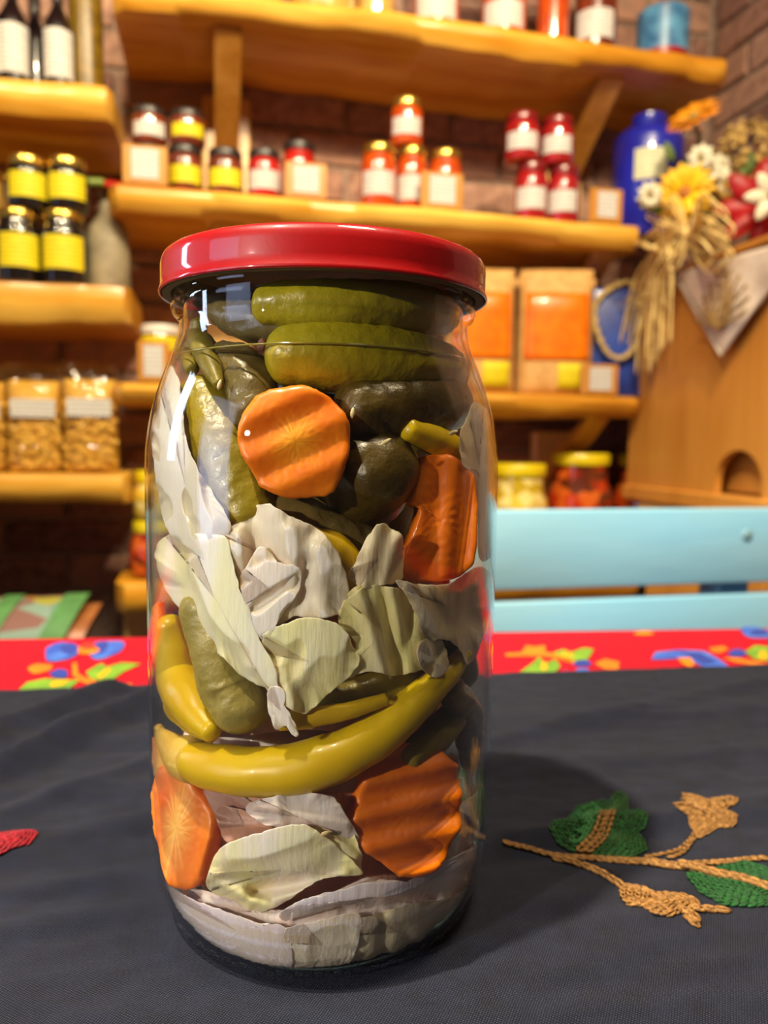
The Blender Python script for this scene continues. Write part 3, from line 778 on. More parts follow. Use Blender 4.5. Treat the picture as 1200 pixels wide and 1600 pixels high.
for px, py, tx in ((1095, 248, 'white daisy just above the yellow daisy'), (1120, 262, 'white daisy between the yellow daisy and dried hydrangea'), (1132, 288, 'white daisy beside the small golden blossom cluster'),
                   (1014, 306, 'cream blossom at the outer side of the yellow daisy'), (1108, 270, 'small white daisy tucked behind two others')):
    flower('white_daisy', px, py, ZF - .01 + R_.uniform(-.02, .02), .020, toc + Vector((R_.uniform(-.5, .5), 0, R_.uniform(0, .6))), 9, 2, WP, CG, tx, 'small white daisies', cr=.28, wdf=.5, curl=.5)
flower('red_poinsettia', 1192, 322, ZF - .08, .062, toc + Vector((-.1, 0, .3)), 8, 1, RP, CG, 'red poinsettia at the picture edge over the cloth corner', cr=.14, wdf=.52, stem_to=W(CL + .1, c_far - .16, TOPZ))
flower('white_poinsettia', 1206, 306, ZF - .12, .034, toc + Vector((0, 0, .2)), 6, 1, WP, CG, 'white blossom in front of the red poinsettia', cr=.16, wdf=.55, stem_to=W(CL + .1, c_far - .2, TOPZ))
def cluster(name, px, py, Z, rad, n, m, label, foot, ps=.012):
    c = atZ(px, py, Z); rr = random.Random(int(px)); parts = []
    pv, pf = petal(ps, ps * .8, .5, 4)
    for i in range(n):
        d = Vector((rr.gauss(0, 1), rr.gauss(0, 1), rr.gauss(0, 1))).normalized()
        mm = Matrix.Translation(c + d * rad * rr.uniform(.72, 1.05)) @ d.to_track_quat('Z', 'Y').to_matrix().to_4x4() @ Matrix.Rotation(rr.uniform(0, 6), 4, 'Z') @ Matrix.Rotation(rr.uniform(-.9, .2), 4, 'Y')
        parts.append(([mm @ v for v in pv], pf))
    t = empty(name, foot, 0, label=label, cat='flower')
    v = join(*parts); o = world_mesh('blossoms', v[0], v[1], m, t); props(o, kind='stuff')
    P = catmull([tuple(c), tuple((c + foot) / 2 + Vector((.01, 0, .01))), tuple(foot)], 10); v = tube(P, [.003] * 11, 7); world_mesh('stem', v[0], v[1], GREEN, t)
BEI = mat('dried_beige', rgb(200, 168, 96), rgb(176, 138, 70), rough=.8, scale=60)
cluster('dried_hydrangea', 1166, 236, ZF + .04, .044, 240, BEI, 'dried beige hydrangea head behind the white daisies', W(CL + .1, c_far - .1, TOPZ))
cluster('golden_yarrow', 1136, 312, ZF, .022, 120, mat('golden_blossom', rgb(190, 140, 30), rgb(150, 110, 24), rough=.7), 'small golden blossom cluster beside the yellow daisy', W(CL + .07, c_far - .1, TOPZ), .008)
LEAF = mat('leaf_green', rgb(90, 110, 40), rgb(60, 84, 30), rough=.6)
def sprig():
    foot = W(CL + .06, c_far - .09, TOPZ); t = empty('leaf_sprig', foot, 0, label='green leaf sprig among the white daisies', cat='foliage')
    pv, pf = petal(.035, .014, .2)
    me = mesh('leaf', pv, pf, LEAF)
    for px, py, a in ((1104, 296, .3), (1150, 290, 1.1), (1160, 330, -.6), (1172, 270, 1.6), (1092, 276, 2.4), (1040, 330, 3.0), (1052, 252, 2.0)):
        o = link('leaf', me, t); o.matrix_local = Matrix.Translation(atZ(px, py, ZF + .015) - foot) @ Matrix.Rotation(-.2, 4, 'Z') @ Matrix.Rotation(-a, 4, 'Y') @ Matrix.Rotation(1.4, 4, 'X')
    P = catmull([tuple(atZ(1110, 290, ZF + .02)), tuple((atZ(1110, 290, ZF + .02) + foot) / 2), tuple(foot)], 8); v = tube(P, [.0025] * 9, 6); world_mesh('stem', v[0], v[1], GREEN, t)
sprig()
def raffia():
    K = atL(1076, 372, CL - .012); t = empty('raffia_bow', K, 0, label='straw raffia bow with long strands hanging down the cabinet', cat='bow')
    RA = mat('raffia', rgb(242, 216, 144), rgb(216, 182, 106), rough=.6, scale=80)
    rr = random.Random(3)
    def strand(pts, wd):
        P = catmull(pts, 22); return tube(P, [wd * (.8 + .2 * math.sin(i)) for i in range(23)], 5, flat=.35)
    def px(x, y, o): return tuple(atL(x, y, CL - .012 - o))
    groups = {'hanging_strand': [], 'bow_loop': []}
    for i in range(46):
        x1 = rr.gauss(1006, 16); y1 = rr.uniform(455, 590); o = rr.uniform(.004, .03)
        if i % 4 == 0: x1 = rr.uniform(1020, 1050); y1 = rr.uniform(470, 585)
        xs = 1062 + rr.uniform(-12, 12)
        groups['hanging_strand'].append([px(xs, 362 + rr.uniform(-8, 8), .012), px((xs * .62 + x1 * .38) + rr.uniform(-8, 8), 392 + rr.uniform(-12, 12), o + .006), px((xs * .25 + x1 * .75) + rr.uniform(-6, 6), 440, o), px(x1, y1, o * .8)])
    for i in range(40):
        s = rr.choice((-1, 1, 1)); ex = 1076 + s * rr.uniform(36, 74); ey = 362 + rr.uniform(-34, 40); o = rr.uniform(.005, .035)
        groups['bow_loop'].append([px(1076, 370, .016), px((1076 + ex) / 2, ey - 22 + rr.uniform(-8, 8), o + .01), px(ex, ey, o), px((1076 + ex) / 2, ey + 22 + rr.uniform(-8, 8), o + .004), px(1078, 376, .012)])
    for nm, st in groups.items():
        for p in st:
            v = strand(p, .0024 if nm == 'hanging_strand' else .003); world_mesh(nm, v[0], v[1], RA, t)
    V0, F0 = lathe([(.006, -.014), (.015, -.008), (.017, 0), (.015, .008), (.006, .014)], 14); world_mesh('knot', [K + v for v in V0], F0, RA, t)
    v = tube([tuple(atL(990 + i * 3, 384 - 4 * math.sin(i * .5), CL - .03 - .002 * i)) for i in range(12)], [.0045] * 12, 7); world_mesh('bow_loop', v[0], v[1], RA, t)
raffia()

# ================================================================== ARMCHAIR BEHIND THE TABLE
def chair():
    D = 1.08
    p0 = atD(-60, 938, D); p1 = atD(172, 938, D); L0_, zt_ = LD(p0)[0], p0.z; L1_ = LD(p1)[0]
    t = empty('upholstered_chair', W((L0_ + L1_) / 2, D, -0.76), -HW, label='low chair upholstered in patterned cloth with green bands and brown leather', cat='chair')
    wd = L1_ - L0_; h = zt_ + .76
    PAT = mixed('patterned_cloth', [(110, 134, 120), (136, 84, 66), (140, 136, 40), (96, 124, 116), (150, 104, 36), (112, 78, 70)], 26)
    PAT.node_tree.nodes['Principled BSDF'].inputs['Coat Weight'].default_value = 0; PAT.node_tree.nodes['Principled BSDF'].inputs['Roughness'].default_value = .8
    GRB = mat('green_band', rgb(76, 128, 66), rgb(62, 108, 56), rough=.7, scale=30)
    LEA = mat('brown_leather', rgb(150, 92, 46), rgb(120, 70, 36), rough=.45, scale=30)
    def cushion(x0, x1, grow, m, nm):
        V, Fc = [], []
        n = 20; prof = []
        for i in range(n + 1):
            a = math.pi * i / n; prof.append((-.07 - .0 + .16 * (1 - math.cos(a)) / 2 - .01, (h - .05) + (.05 + grow) * math.sin(a)))
        prof = [(-.08 - grow, .38)] + prof + [(.08 + grow, .38)]
        prof = [(y * (1 + grow * 6), z) for y, z in prof]
        nx = 10
        for i in range(nx + 1):
            for y, z in prof:
                sh = (h - z) * .55
                V.append(Vector((x0 + (x1 - x0) * i / nx - sh * .9, y, z)))
        m_ = len(prof)
        for i in range(nx):
            for j in range(m_):
                k2 = (j + 1) % m_; Fc.append((i * m_ + j, i * m_ + k2, (i + 1) * m_ + k2, (i + 1) * m_ + j))
        Fc.append(tuple(range(m_))); Fc.append(tuple(nx * m_ + j for j in range(m_)))
        link(nm, mesh(nm, V, Fc, m, True, 50), t)
    s = wd
    cushion(-s * .5, s * .32, 0, PAT, 'back_cushion')
    cushion(-s * .23, -s * .10, .003, GRB, 'green_band'); cushion(s * .18, s * .345, .003, GRB, 'green_band')
    cushion(s * .345, s * .47, -.012, LEA, 'leather_side')
    V, Fc = boxm(-s * .5 - .15, s * .45 - .1, -.30, .06, .25, .40, .02, 2); link('seat', mesh('seat', V, Fc, PAT, True, 50), t)
    for x in (-s * .5 - .1, s * .3 - .1):
        for y in (-.26, .03):
            V, Fc = boxm(x - .02, x + .02, y - .02, y + .02, 0, .26, .003, 1); link('leg', mesh('leg', V, Fc, WOODL, False), t)
chair()

# ================================================================== TABLE, TABLECLOTH, RUNNER
A, B = T(0, 998), T(1200, 981)
TU = (B - A).normalized(); TV = Vector((TU.y, -TU.x, 0))   # TV points back to the camera
if TV.dot(Vector((0, -1, 0))) < 0: TV = -TV
TANG = math.atan2(TU.y, TU.x)
def uv_of(p): q = p - A; return q.dot(TU), q.dot(TV)
def tab(u, v, z): return A + TU * u + TV * v + Vector((0, 0, z))
TOP = -0.0042
table = empty('table', tab(.3, .4, -0.76), TANG, label='table under the red tablecloth and black runner', cat='table')
V, Fc = boxm(-1.0, .62, -.75, .375, .76 + TOP - .03, .76 + TOP - .0004, .002, 1)
link('table_top', mesh('table_top', V, Fc, WOODL, False), table)
for x in (-.9, .54):
    for y in (-.66, .3):
        V, Fc = boxm(x - .03, x + .03, y - .03, y + .03, 0, .76 + TOP - .03, .003, 1); link('leg', mesh('leg', V, Fc, WOODL, False), table)
def cloth_mat(name, c1, c2, weave, bump=.5, slub=0.0, fuzz=0.0):
    m = bpy.data.materials.new(name); m.use_nodes = True; nt = m.node_tree; N = nt.nodes; Lk = nt.links; b = N['Principled BSDF']
    b.inputs['Roughness'].default_value = .85; b.inputs['Specular IOR Level'].default_value = .18
    b.inputs['Sheen Weight'].default_value = fuzz; b.inputs['Sheen Roughness'].default_value = .5
    tc = N.new('ShaderNodeTexCoord'); mp = N.new('ShaderNodeMapping'); mp.inputs['Rotation'].default_value = (0, 0, .5); Lk.new(tc.outputs['Object'], mp.inputs['Vector'])
    ws = []
    for d in ('X', 'Y'):
        wv = N.new('ShaderNodeTexWave'); wv.bands_direction = d; wv.inputs['Scale'].default_value = weave; wv.inputs['Distortion'].default_value = 1.2; wv.inputs['Detail'].default_value = 2; wv.inputs['Detail Scale'].default_value = 3
        Lk.new(mp.outputs[0], wv.inputs['Vector']); ws.append(wv)
    mn = N.new('ShaderNodeMath'); mn.operation = 'MULTIPLY'; Lk.new(ws[0].outputs['Fac'], mn.inputs[0]); Lk.new(ws[1].outputs['Fac'], mn.inputs[1])
    nz = N.new('ShaderNodeTexNoise'); nz.inputs['Scale'].default_value = 90; nz.inputs['Detail'].default_value = 5; Lk.new(tc.outputs['Object'], nz.inputs['Vector'])
    ad = N.new('ShaderNodeMath'); ad.operation = 'MULTIPLY_ADD'; ad.inputs[1].default_value = .8; Lk.new(nz.outputs['Fac'], ad.inputs[0]); Lk.new(mn.outputs[0], ad.inputs[2])
    bp = N.new('ShaderNodeBump'); bp.inputs['Strength'].default_value = bump; bp.inputs['Distance'].default_value = .0006
    Lk.new(ad.outputs[0], bp.inputs['Height']); Lk.new(bp.outputs[0], b.inputs['Normal'])
    rp = N.new('ShaderNodeValToRGB'); rp.color_ramp.elements[0].color = c1; rp.color_ramp.elements[1].color = c2; rp.color_ramp.elements[0].position = .2; rp.color_ramp.elements[1].position = .95
    Lk.new(ad.outputs[0], rp.inputs[0]); Lk.new(rp.outputs[0], b.inputs['Base Color'])
    return m
REDC = cloth_mat('red_cotton', rgb(176, 14, 30), rgb(206, 24, 44), 560, .3)
BLKC = cloth_mat('black_linen', rgb(7, 9, 18), rgb(36, 42, 66), 470, 1.0, fuzz=.06)
tcl = empty('tablecloth', tab(.3, .3, 0), 0, label='red tablecloth printed with blue and orange flowers under the black runner', cat='tablecloth')
V, Fc = [], []
nu = 60; rows = [(-.012, -.16), (-.0105, -.05), (-.009, -.012), (-.004, -.0015), (.004, -.0004), (.03, -.0004), (.2, -.0004), (.5, -.0004), (1.145, -.0004)]
for k_ in (0, 1):
    for i in range(nu + 1):
        u = -.7 + 1.64 * i / nu
        for v_, z_ in rows:
            dz = (.004 * math.sin(u * 14)) * (1 if z_ < -.02 else 0)
            V.append(tab(u, v_ - dz + (.0012 * k_ if z_ < -.01 else 0), z_ - .0012 * k_ ))
m_ = len(rows); n_ = (nu + 1) * m_
for k_ in (0, 1):
    for i in range(nu):
        for j in range(m_ - 1):
            a = k_ * n_ + i * m_ + j; Fc.append((a, a + 1, a + m_ + 1, a + m_))
world_mesh('cloth', V, Fc, REDC, tcl)
# the runner
Cc, Dd = T(0, 1081), T(1200, 1041)
uc, vc = uv_of(Cc); ud, vd = uv_of(Dd)
def far_v(u): return vc + (vd - vc) * (u - uc) / (ud - uc)
def hgt(u, v, d):
    p = Vector((u * 1.0, v * 1.0, 0))
    ridge = 0.0
    for (a, b, c, amp, wd) in RIDGES:
        x = u * a + v * b - c; ridge += amp * math.exp(-(x / wd) ** 2)
    big = .0007 * noise.noise(p * 14) + .0005 * noise.noise(Vector((u * 30 + 9, v * 70, 0)))
    small = .0007 * noise.noise(Vector((u * 45 + v * 30, v * 130, 1))) + .0003 * noise.noise(Vector((u * 90, v * 260, 2))) + .0002 * max(0, noise.noise(Vector((u * 160, v * 260, 5))) - .25) * 3
    jar_q = math.hypot(u - JU, v - JV); flat = min(1, max(0, (jar_q - .045) / .03)); hid = min(1, d / .01)
    return (ridge + big * 1.2) * flat * hid + small * flat
JU, JV = uv_of(Vector((0, 0, 0)))
def ridge_px(x0, y0, x1, y1, amp, wd):
    a = uv_of(T(x0, y0)); b = uv_of(T(x1, y1)); d = Vector((b[0] - a[0], b[1] - a[1])).normalized(); nn = Vector((-d.y, d.x))
    return (nn.x, nn.y, nn.x * a[0] + nn.y * a[1], amp, wd)
RIDGES = [ridge_px(60, 1260, 232, 1195, .0030, .006), ridge_px(0, 1400, 232, 1375, .0020, .006), ridge_px(0, 1215, 225, 1110, .0110, .008), ridge_px(0, 1150, 140, 1095, .0080, .009), ridge_px(0, 1340, 220, 1290, .0030, .008), ridge_px(0, 1465, 230, 1425, .0020, .006),
          ridge_px(780, 1130, 1200, 1110, .0034, .014), ridge_px(900, 1440, 1200, 1470, .0008, .02), ridge_px(780, 1200, 1200, 1175, .0024, .010)]
run = empty('table_runner', tab(.3, .3, .0012), 0, label='black linen table runner with embroidered gold sprays and green leaves', cat='runner')
V, Fc = [], []
n1, n2 = 330, 240
u0, u1 = -.12, .80
for i in range(n1 + 1):
    u = u0 + (u1 - u0) * (i - 6) / (n1 - 6) if i >= 6 else -.62 + .5 * i / 6; fv = far_v(u)
    for j in range(n2 + 1):
        v = fv + (.64 - fv) * j / (n2 - 4) if j <= n2 - 4 else .64 + .5 * (j - n2 + 4) / 4
        V.append(tab(u, v, .0012 + hgt(u, v, (v - fv))))
for i in range(n1):
    for j in range(n2): a = i * (n2 + 1) + j; Fc.append((a, a + 1, a + n2 + 2, a + n2 + 1))
bt = len(V)
ring = [j for j in range(n2 + 1)] + [i * (n2 + 1) + n2 for i in range(1, n1 + 1)] + [n1 * (n2 + 1) + j for j in range(n2 - 1, -1, -1)] + [i * (n2 + 1) for i in range(n1 - 1, 0, -1)]
for q in ring: V.append(V[q] * 1.0 - Vector((0, 0, V[q].z - .0001)))
for i in range(len(ring)): j = (i + 1) % len(ring); Fc.append((ring[i], ring[j], bt + j, bt + i))
world_mesh('cloth', V, Fc, BLKC, run)

# prints on the red cloth
def flatpoly(par, name, poly, m, z, n=None):
    P = [T(x, y, z) for x, y in poly]; k = len(P)
    V = P + [p - Vector((0, 0, .0004)) for p in P]
    Fc = [tuple(range(k)), tuple(range(2 * k - 1, k - 1, -1))] + [(i, (i + 1) % k, k + (i + 1) % k, k + i) for i in range(k)]
    return world_mesh(name, V, Fc, m, par, smooth=False)
def blob(cx, cy, rx, ry, a=0, n=22, wob=.08, seed=0):
    o = []
    for i in range(n):
        t = 2 * math.pi * i / n; r = 1 + wob * math.sin(3 * t + seed) + wob * .6 * math.sin(5 * t + seed * 2)
        x, y = rx * r * math.cos(t), ry * r * math.sin(t); o.append((cx + x * math.cos(a) - y * math.sin(a), cy + x * math.sin(a) + y * math.cos(a)))
    return o
PBL = mat('print_blue', rgb(78, 130, 216), rgb(44, 70, 176), rough=.8, scale=45); PDB = mat('print_dark_blue', rgb(46, 66, 160), rough=.8)
POR = mat('print_orange', rgb(240, 140, 8), rgb(226, 100, 8), rough=.8, scale=40); PGR = mat('print_green', rgb(134, 176, 40), rgb(100, 146, 40), rough=.8, scale=50); PYE = mat('print_yellow', rgb(236, 176, 10), rough=.8)
ZP = .0004
def pf(nm, poly, m, lay=0): flatpoly(tcl, nm, poly, m, ZP + .0002 * lay)
pf('printed_petal', blob(96, 1018, 28, 14, -.15, seed=1), PBL); pf('printed_petal', blob(164, 1014, 30, 13, -.2, seed=2), PBL)
pf('printed_petal_shade', blob(108, 1013, 14, 9, 0, seed=4), PDB, 1); pf('printed_petal_shade', blob(158, 1010, 12, 8, -.3, seed=3), PDB, 1)
pf('printed_flower_heart', blob(137, 1015, 17, 7, 0, seed=1), POR, 2); pf('printed_flower_heart', blob(138, 1009, 12, 5), mat('print_rust', rgb(190, 50, 30), rough=.8), 3)
pf('printed_stem', [(113, 1036), (120, 1035), (122, 1052), (132, 1058), (150, 1063), (206, 1068), (206, 1074), (170, 1077), (140, 1070), (120, 1062), (113, 1054)], POR)
pf('printed_bud', blob(62, 1044, 19, 7, -.1, seed=2), POR); pf('printed_bud', blob(93, 1052, 14, 7, 0, seed=5), PDB)
pf('printed_leaf', [(28, 1079), (42, 1066), (70, 1060), (100, 1061), (124, 1063), (106, 1077), (60, 1080)], PGR); pf('printed_leaf_rib', [(78, 1068), (90, 1062), (110, 1062), (98, 1070), (80, 1073)], PYE, 1)
pf('printed_leaf', [(134, 1050), (150, 1040), (160, 1036), (166, 1042), (190, 1035), (220, 1037), (195, 1048), (178, 1060), (160, 1063), (142, 1060)], PGR); pf('printed_leaf_rib', [(152, 1056), (166, 1044), (175, 1044), (166, 1054), (156, 1061)], PYE, 1)
pf('printed_bud', [(790, 1021), (815, 1019), (822, 1008), (836, 1010), (852, 1008), (852, 1018), (870, 1022), (900, 1032), (898, 1036), (858, 1026), (815, 1025), (790, 1025)], POR)
pf('printed_leaf', [(864, 1020), (880, 1014), (892, 1019), (912, 1012), (928, 1014), (918, 1030), (896, 1035), (872, 1028)], PGR); pf('printed_leaf_rib', blob(886, 1023, 10, 4), PYE, 1)
pf('printed_leaf', [(812, 1050), (832, 1036), (842, 1026), (852, 1036), (868, 1030), (876, 1040), (868, 1050), (840, 1053)], PGR); pf('printed_leaf_rib', blob(850, 1040, 5, 7), PYE, 1)
pf('printed_bud', blob(910, 1036, 14, 5), PDB); pf('printed_bud', [(930, 1036), (945, 1029), (968, 1034), (966, 1046), (945, 1045)], POR); pf('printed_petal', blob(910, 1048, 12, 4), PBL); pf('printed_petal', blob(884, 1051, 8, 3), PBL)
pf('printed_petal', [(1018, 1030), (1024, 1019), (1060, 1015), (1100, 1017), (1124, 1030), (1140, 1042), (1110, 1046), (1088, 1036), (1060, 1028), (1034, 1030)], PBL); pf('printed_petal_shade', [(1060, 1018), (1096, 1020), (1120, 1034), (1100, 1038), (1078, 1026)], PDB, 1)
pf('printed_flower_heart', [(1058, 1028), (1078, 1027), (1086, 1036), (1080, 1043), (1066, 1036)], POR, 2)
pf('printed_petal', blob(1182, 988, 26, 8, .15, seed=2), PBL); pf('printed_petal_shade', blob(1186, 988, 14, 5), PDB, 1)
pf('printed_bud', [(1108, 1012), (1130, 1009), (1138, 1014), (1126, 1020), (1112, 1018)], POR); pf('printed_bud', blob(1152, 1020, 14, 6), PDB)
pf('printed_leaf', [(1164, 1018), (1180, 1008), (1215, 1012), (1215, 1034), (1180, 1030)], PGR); pf('printed_leaf_rib', blob(1192, 1024, 7, 7), PYE, 1)
pf('printed_stem', [(1130, 1028), (1150, 1027), (1200, 1037), (1200, 1042), (1150, 1034)], POR); pf('printed_bud', blob(1006, 989, 15, 3), POR)

# embroidery on the runner
GT = mat('gold_yarn', rgb(188, 136, 66), rgb(128, 86, 34), rough=.5, scale=700, bump=.5, spec=.6); GG = mat('green_yarn', rgb(34, 104, 38), rgb(14, 60, 22), rough=.55, scale=700, bump=.5)
GL = mat('light_green_yarn', rgb(70, 142, 78), rgb(36, 106, 48), rough=.55, scale=700, bump=.5); RY = mat('red_yarn', rgb(186, 16, 36), rgb(120, 8, 22), rough=.6, scale=700, bump=.5)
def on_run(x, y, lift=0):
    p = T(x, y, .0016); u, v = uv_of(p); p.z = .0012 + hgt(u, v, max(0, v - far_v(u))) + lift; return p
def chain(pts_px, wd, lift=.0004, closed=False, pitch=.0030):
    """chain stitch: a line of small interlocking loops"""
    P = [on_run(x, y, lift) for x, y in pts_px]
    if closed: P = P + [P[0]]
    D = [0]
    for a, b in zip(P, P[1:]): D.append(D[-1] + (b - a).length)
    tot = D[-1]; parts = []
    ns = max(2, int(tot / pitch)); k = 0
    def at(s):
        s = max(0, min(tot - 1e-7, s))
        for i in range(len(D) - 1):
            if D[i + 1] >= s: f = (s - D[i]) / max(1e-9, D[i + 1] - D[i]); return P[i].lerp(P[i + 1], f), (P[i + 1] - P[i]).normalized()
    for q in range(ns):
        c, d = at((q + .5) * tot / ns); sd = Vector((-d.y, d.x, 0)).normalized()
        hl = tot / ns * .72
        for s in (-1, 1):
            pts = [c + d * (x * hl) + sd * (s * wd * .42 * (1 - .75 * x * x)) + Vector((0, 0, .0004 - .0004 * x)) for x in (-1, -.4, .3, 1)]
            parts.append(tube(pts, [wd * .16, wd * .27, wd * .26, wd * .14], 5))
    return join(*parts)
def dense(pts, n=40, closed=False):
    if closed:
        q = catmull(pts[-1:] + pts + pts[:2], n + 8); return q[4:-4]
    return catmull(pts, n)
def fillp(poly, rows, wd, c=None, lift=.0003):
    cx = c[0] if c else sum(p[0] for p in poly) / len(poly); cy = c[1] if c else sum(p[1] for p in poly) / len(poly)
    parts = []
    for k in range(rows):
        s = 1 - k / rows
        parts.append(chain([(cx + (x - cx) * s, cy + (y - cy) * s) for x, y in poly], wd, lift + .0005 * math.sin(math.pi * .5 * (1 - s)), True, .0026))
    k = len(poly); base = [on_run(x, y, .0003) for x, y in poly]; cc = on_run(cx, cy, .0008)
    parts.append((base + [cc], [(i, (i + 1) % k, k) for i in range(k)]))
    return join(*parts)
def emb(nm, vf, m): world_mesh(nm, vf[0], vf[1], m, run)
emb('embroidered_stem', chain(dense([(788, 1326), (830, 1332), (880, 1339), (950, 1344), (1020, 1349), (1060, 1352), (1120, 1348), (1200, 1343)]), .0021), GT)
emb('embroidered_stem', chain(dense([(860, 1338), (940, 1346), (1010, 1352), (1060, 1357), (1110, 1362), (1160, 1374), (1205, 1388)]), .0023), GT)
emb('embroidered_stem', chain(dense([(1060, 1356), (1110, 1368), (1160, 1380), (1205, 1394)]), .0018), GT)
emb('embroidered_stem', chain(dense([(866, 1343), (900, 1352), (940, 1368), (975, 1390)]), .0026), GT)
emb('embroidered_stem', chain(dense([(1010, 1340), (1050, 1332), (1070, 1322), (1085, 1304), (1092, 1292)]), .0013), GT)
emb('embroidered_stem', chain(dense([(1045, 1342), (1065, 1334), (1084, 1312), (1096, 1296)]), .0013), GT)
emb('embroidered_leaf', fillp([(896, 1331), (874, 1322), (862, 1310), (868, 1296), (888, 1292), (893, 1276), (905, 1262), (926, 1256), (942, 1252), (955, 1258), (958, 1246), (966, 1239), (977, 1246), (978, 1268), (985, 1276), (1000, 1280), (1008, 1288), (1004, 1298), (992, 1303), (1004, 1316), (1006, 1328), (985, 1338), (940, 1337)], 8, .0017, (940, 1300)), GG)
emb('embroidered_leaf_highlight', fillp([(893, 1322), (896, 1290), (908, 1268), (928, 1260), (936, 1272), (924, 1300), (908, 1322)], 3, .0017, lift=.0011), GL)
emb('embroidered_leaf_vein', chain(dense([(905, 1335), (925, 1318), (938, 1300), (944, 1284), (942, 1272)]), .0028, .0014), GT)
emb('embroidered_leaf_vein', chain(dense([(918, 1336), (940, 1318), (952, 1296), (956, 1280), (948, 1270)]), .0024, .0014), GT)
emb('embroidered_flower', fillp([(1080, 1294), (1078, 1284), (1062, 1279), (1055, 1270), (1062, 1264), (1085, 1267), (1100, 1270), (1090, 1258), (1068, 1250), (1072, 1244), (1086, 1246), (1104, 1264), (1122, 1258), (1142, 1256), (1149, 1264), (1144, 1270), (1118, 1270), (1128, 1276), (1146, 1280), (1148, 1288), (1140, 1294), (1120, 1294), (1104, 1304), (1092, 1308)], 5, .0015, (1098, 1282)), GT)
emb('embroidered_flower', fillp([(972, 1394), (984, 1388), (1004, 1392), (1024, 1402), (1040, 1400), (1070, 1402), (1086, 1410), (1090, 1420), (1078, 1428), (1060, 1430), (1046, 1436), (1022, 1434), (1004, 1420), (984, 1418), (974, 1408)], 5, .0018, (1030, 1414)), GT)
emb('embroidered_tendril', chain(dense([(1084, 1424), (1110, 1424), (1138, 1425)]), .0026), GT)
emb('embroidered_tendril', chain(dense([(1066, 1428), (1082, 1434), (1088, 1446), (1074, 1440), (1090, 1452)]), .0024), GT)
emb('embroidered_leaf', fillp([(1076, 1369), (1100, 1364), (1130, 1356), (1165, 1350), (1192, 1358), (1230, 1372), (1245, 1400), (1215, 1415), (1175, 1416), (1130, 1413), (1098, 1394)], 8, .0019, (1160, 1388)), GG)
emb('embroidered_leaf_vein', chain(dense([(1062, 1356), (1110, 1366), (1150, 1375), (1205, 1392)]), .0034, .0014), GT)
emb('embroidered_petal', fillp([(-30, 1318), (-6, 1308), (20, 1303), (42, 1302), (53, 1308), (54, 1318), (44, 1330), (18, 1338), (-4, 1346), (-30, 1350)], 6, .0020), RY)

# ================================================================== THE BIG JAR
GLASS = clear('jar_glass', (.985, .992, .985, 1), rough=.012, base=.042)
PROF = [(41.9, 0), (43, .5), (45.5, 2.2), (48.0, 5), (50.3, 9), (52.1, 14.5), (53.2, 21), (53.9, 30), (54.1, 45), (54.2, 60), (54.2, 100), (54.3, 130), (54.2, 140), (53.8, 147), (52.7, 154),
        (50.9, 161), (48.4, 168), (46.0, 174), (44.6, 178), (44, 181.5), (44, 183.5), (45.7, 185.2), (46.3, 187), (45.9, 188.6), (45.5, 189.6), (45.6, 190.8), (45, 192), (45.2, 193.2), (44.6, 194.4), (44.4, 196), (45, 197), (45, 200), (44, 201)]
INN = [(0, 2.6), (30, 2.0), (40, 1.9), (43.2, 2.8), (46.4, 5.2), (48.9, 9), (50.9, 14.2), (52.1, 20.5), (52.9, 29), (53.2, 45), (53.3, 60), (53.4, 130), (53.3, 140), (52.9, 147), (51.8, 154), (50.0, 161), (47.5, 168), (45.0, 174), (43.3, 178), (42.6, 182), (42.6, 201)]
def smooth_prof(P, sub=3):
    q = catmull([tuple(map(float, p)) for p in P], (len(P) - 1) * sub)
    return [(max(0, a) / 1000, b / 1000) for a, b in q]
jar_root = empty('pickle_jar', (0, 0, 0), 0, label='large clear glass jar of mixed pickles with a red screw lid on black cloth', cat='jar')
out_p = [(0, .0012), (.036, .0012), (.0405, .0002)] + smooth_prof(PROF)
inn_p = smooth_prof(INN)
V1, F1 = lathe(out_p + inn_p[::-1], 128, cap=False)
link('glass_body', mesh('glass_body', V1, F1, GLASS, True), jar_root)
# stippled ring moulded into the base of the glass
pr = []
for i in range(40):
    a = math.radians(-150 + i * 3.1); zz = .0052 + .0006 * (i % 2); r = .0484
    V0, F0 = lathe([(.0002, -.0001), (.0011, .0001), (.0012, .0004), (.0007, .0007), (.0002, .0006)], 8)
    mm = Matrix.Translation((r * math.cos(a), r * math.sin(a), zz)) @ Vector((math.cos(a), math.sin(a), -.75)).to_track_quat('Z', 'Y').to_matrix().to_4x4()
    pr.append(xform((V0, F0), mm))
v = join(*pr); props(link('base_stippling', mesh('base_stippling', v[0], v[1], GLASS), jar_root), kind='stuff')
LIDM = mat('red_lacquer', rgb(164, 2, 4), rgb(156, 2, 4), rough=.42, scale=200, coat=.8, spec=.25, bump=.02, bscale=900)
lid_p = [(0, .2018), (.0395, .2018), (.0405, .2024), (.0425, .2027), (.0455, .2026), (.0473, .2021), (.0484, .2012), (.0489, .2), (.0491, .1985), (.0491, .1945), (.0492, .1925), (.0496, .1918), (.0497, .1912), (.0496, .1908), (.0493, .1907), (.0490, .1909), (.0488, .193), (.0486, .199), (.047, .2012), (0, .2012)]
V1, F1 = lathe(lid_p, 128, cap=False)
link('lid', mesh('lid', V1, F1, LIDM, True, 60), jar_root)
V1, F1 = lathe([(.0462, .1912), (.0463, .1907), (.0484, .1906), (.0487, .1909), (.0486, .1985), (.0478, .2008), (0, .2009), (0, .2003), (.046, .2002), (.0463, .198), (.0462, .1912)], 96, cap=False)
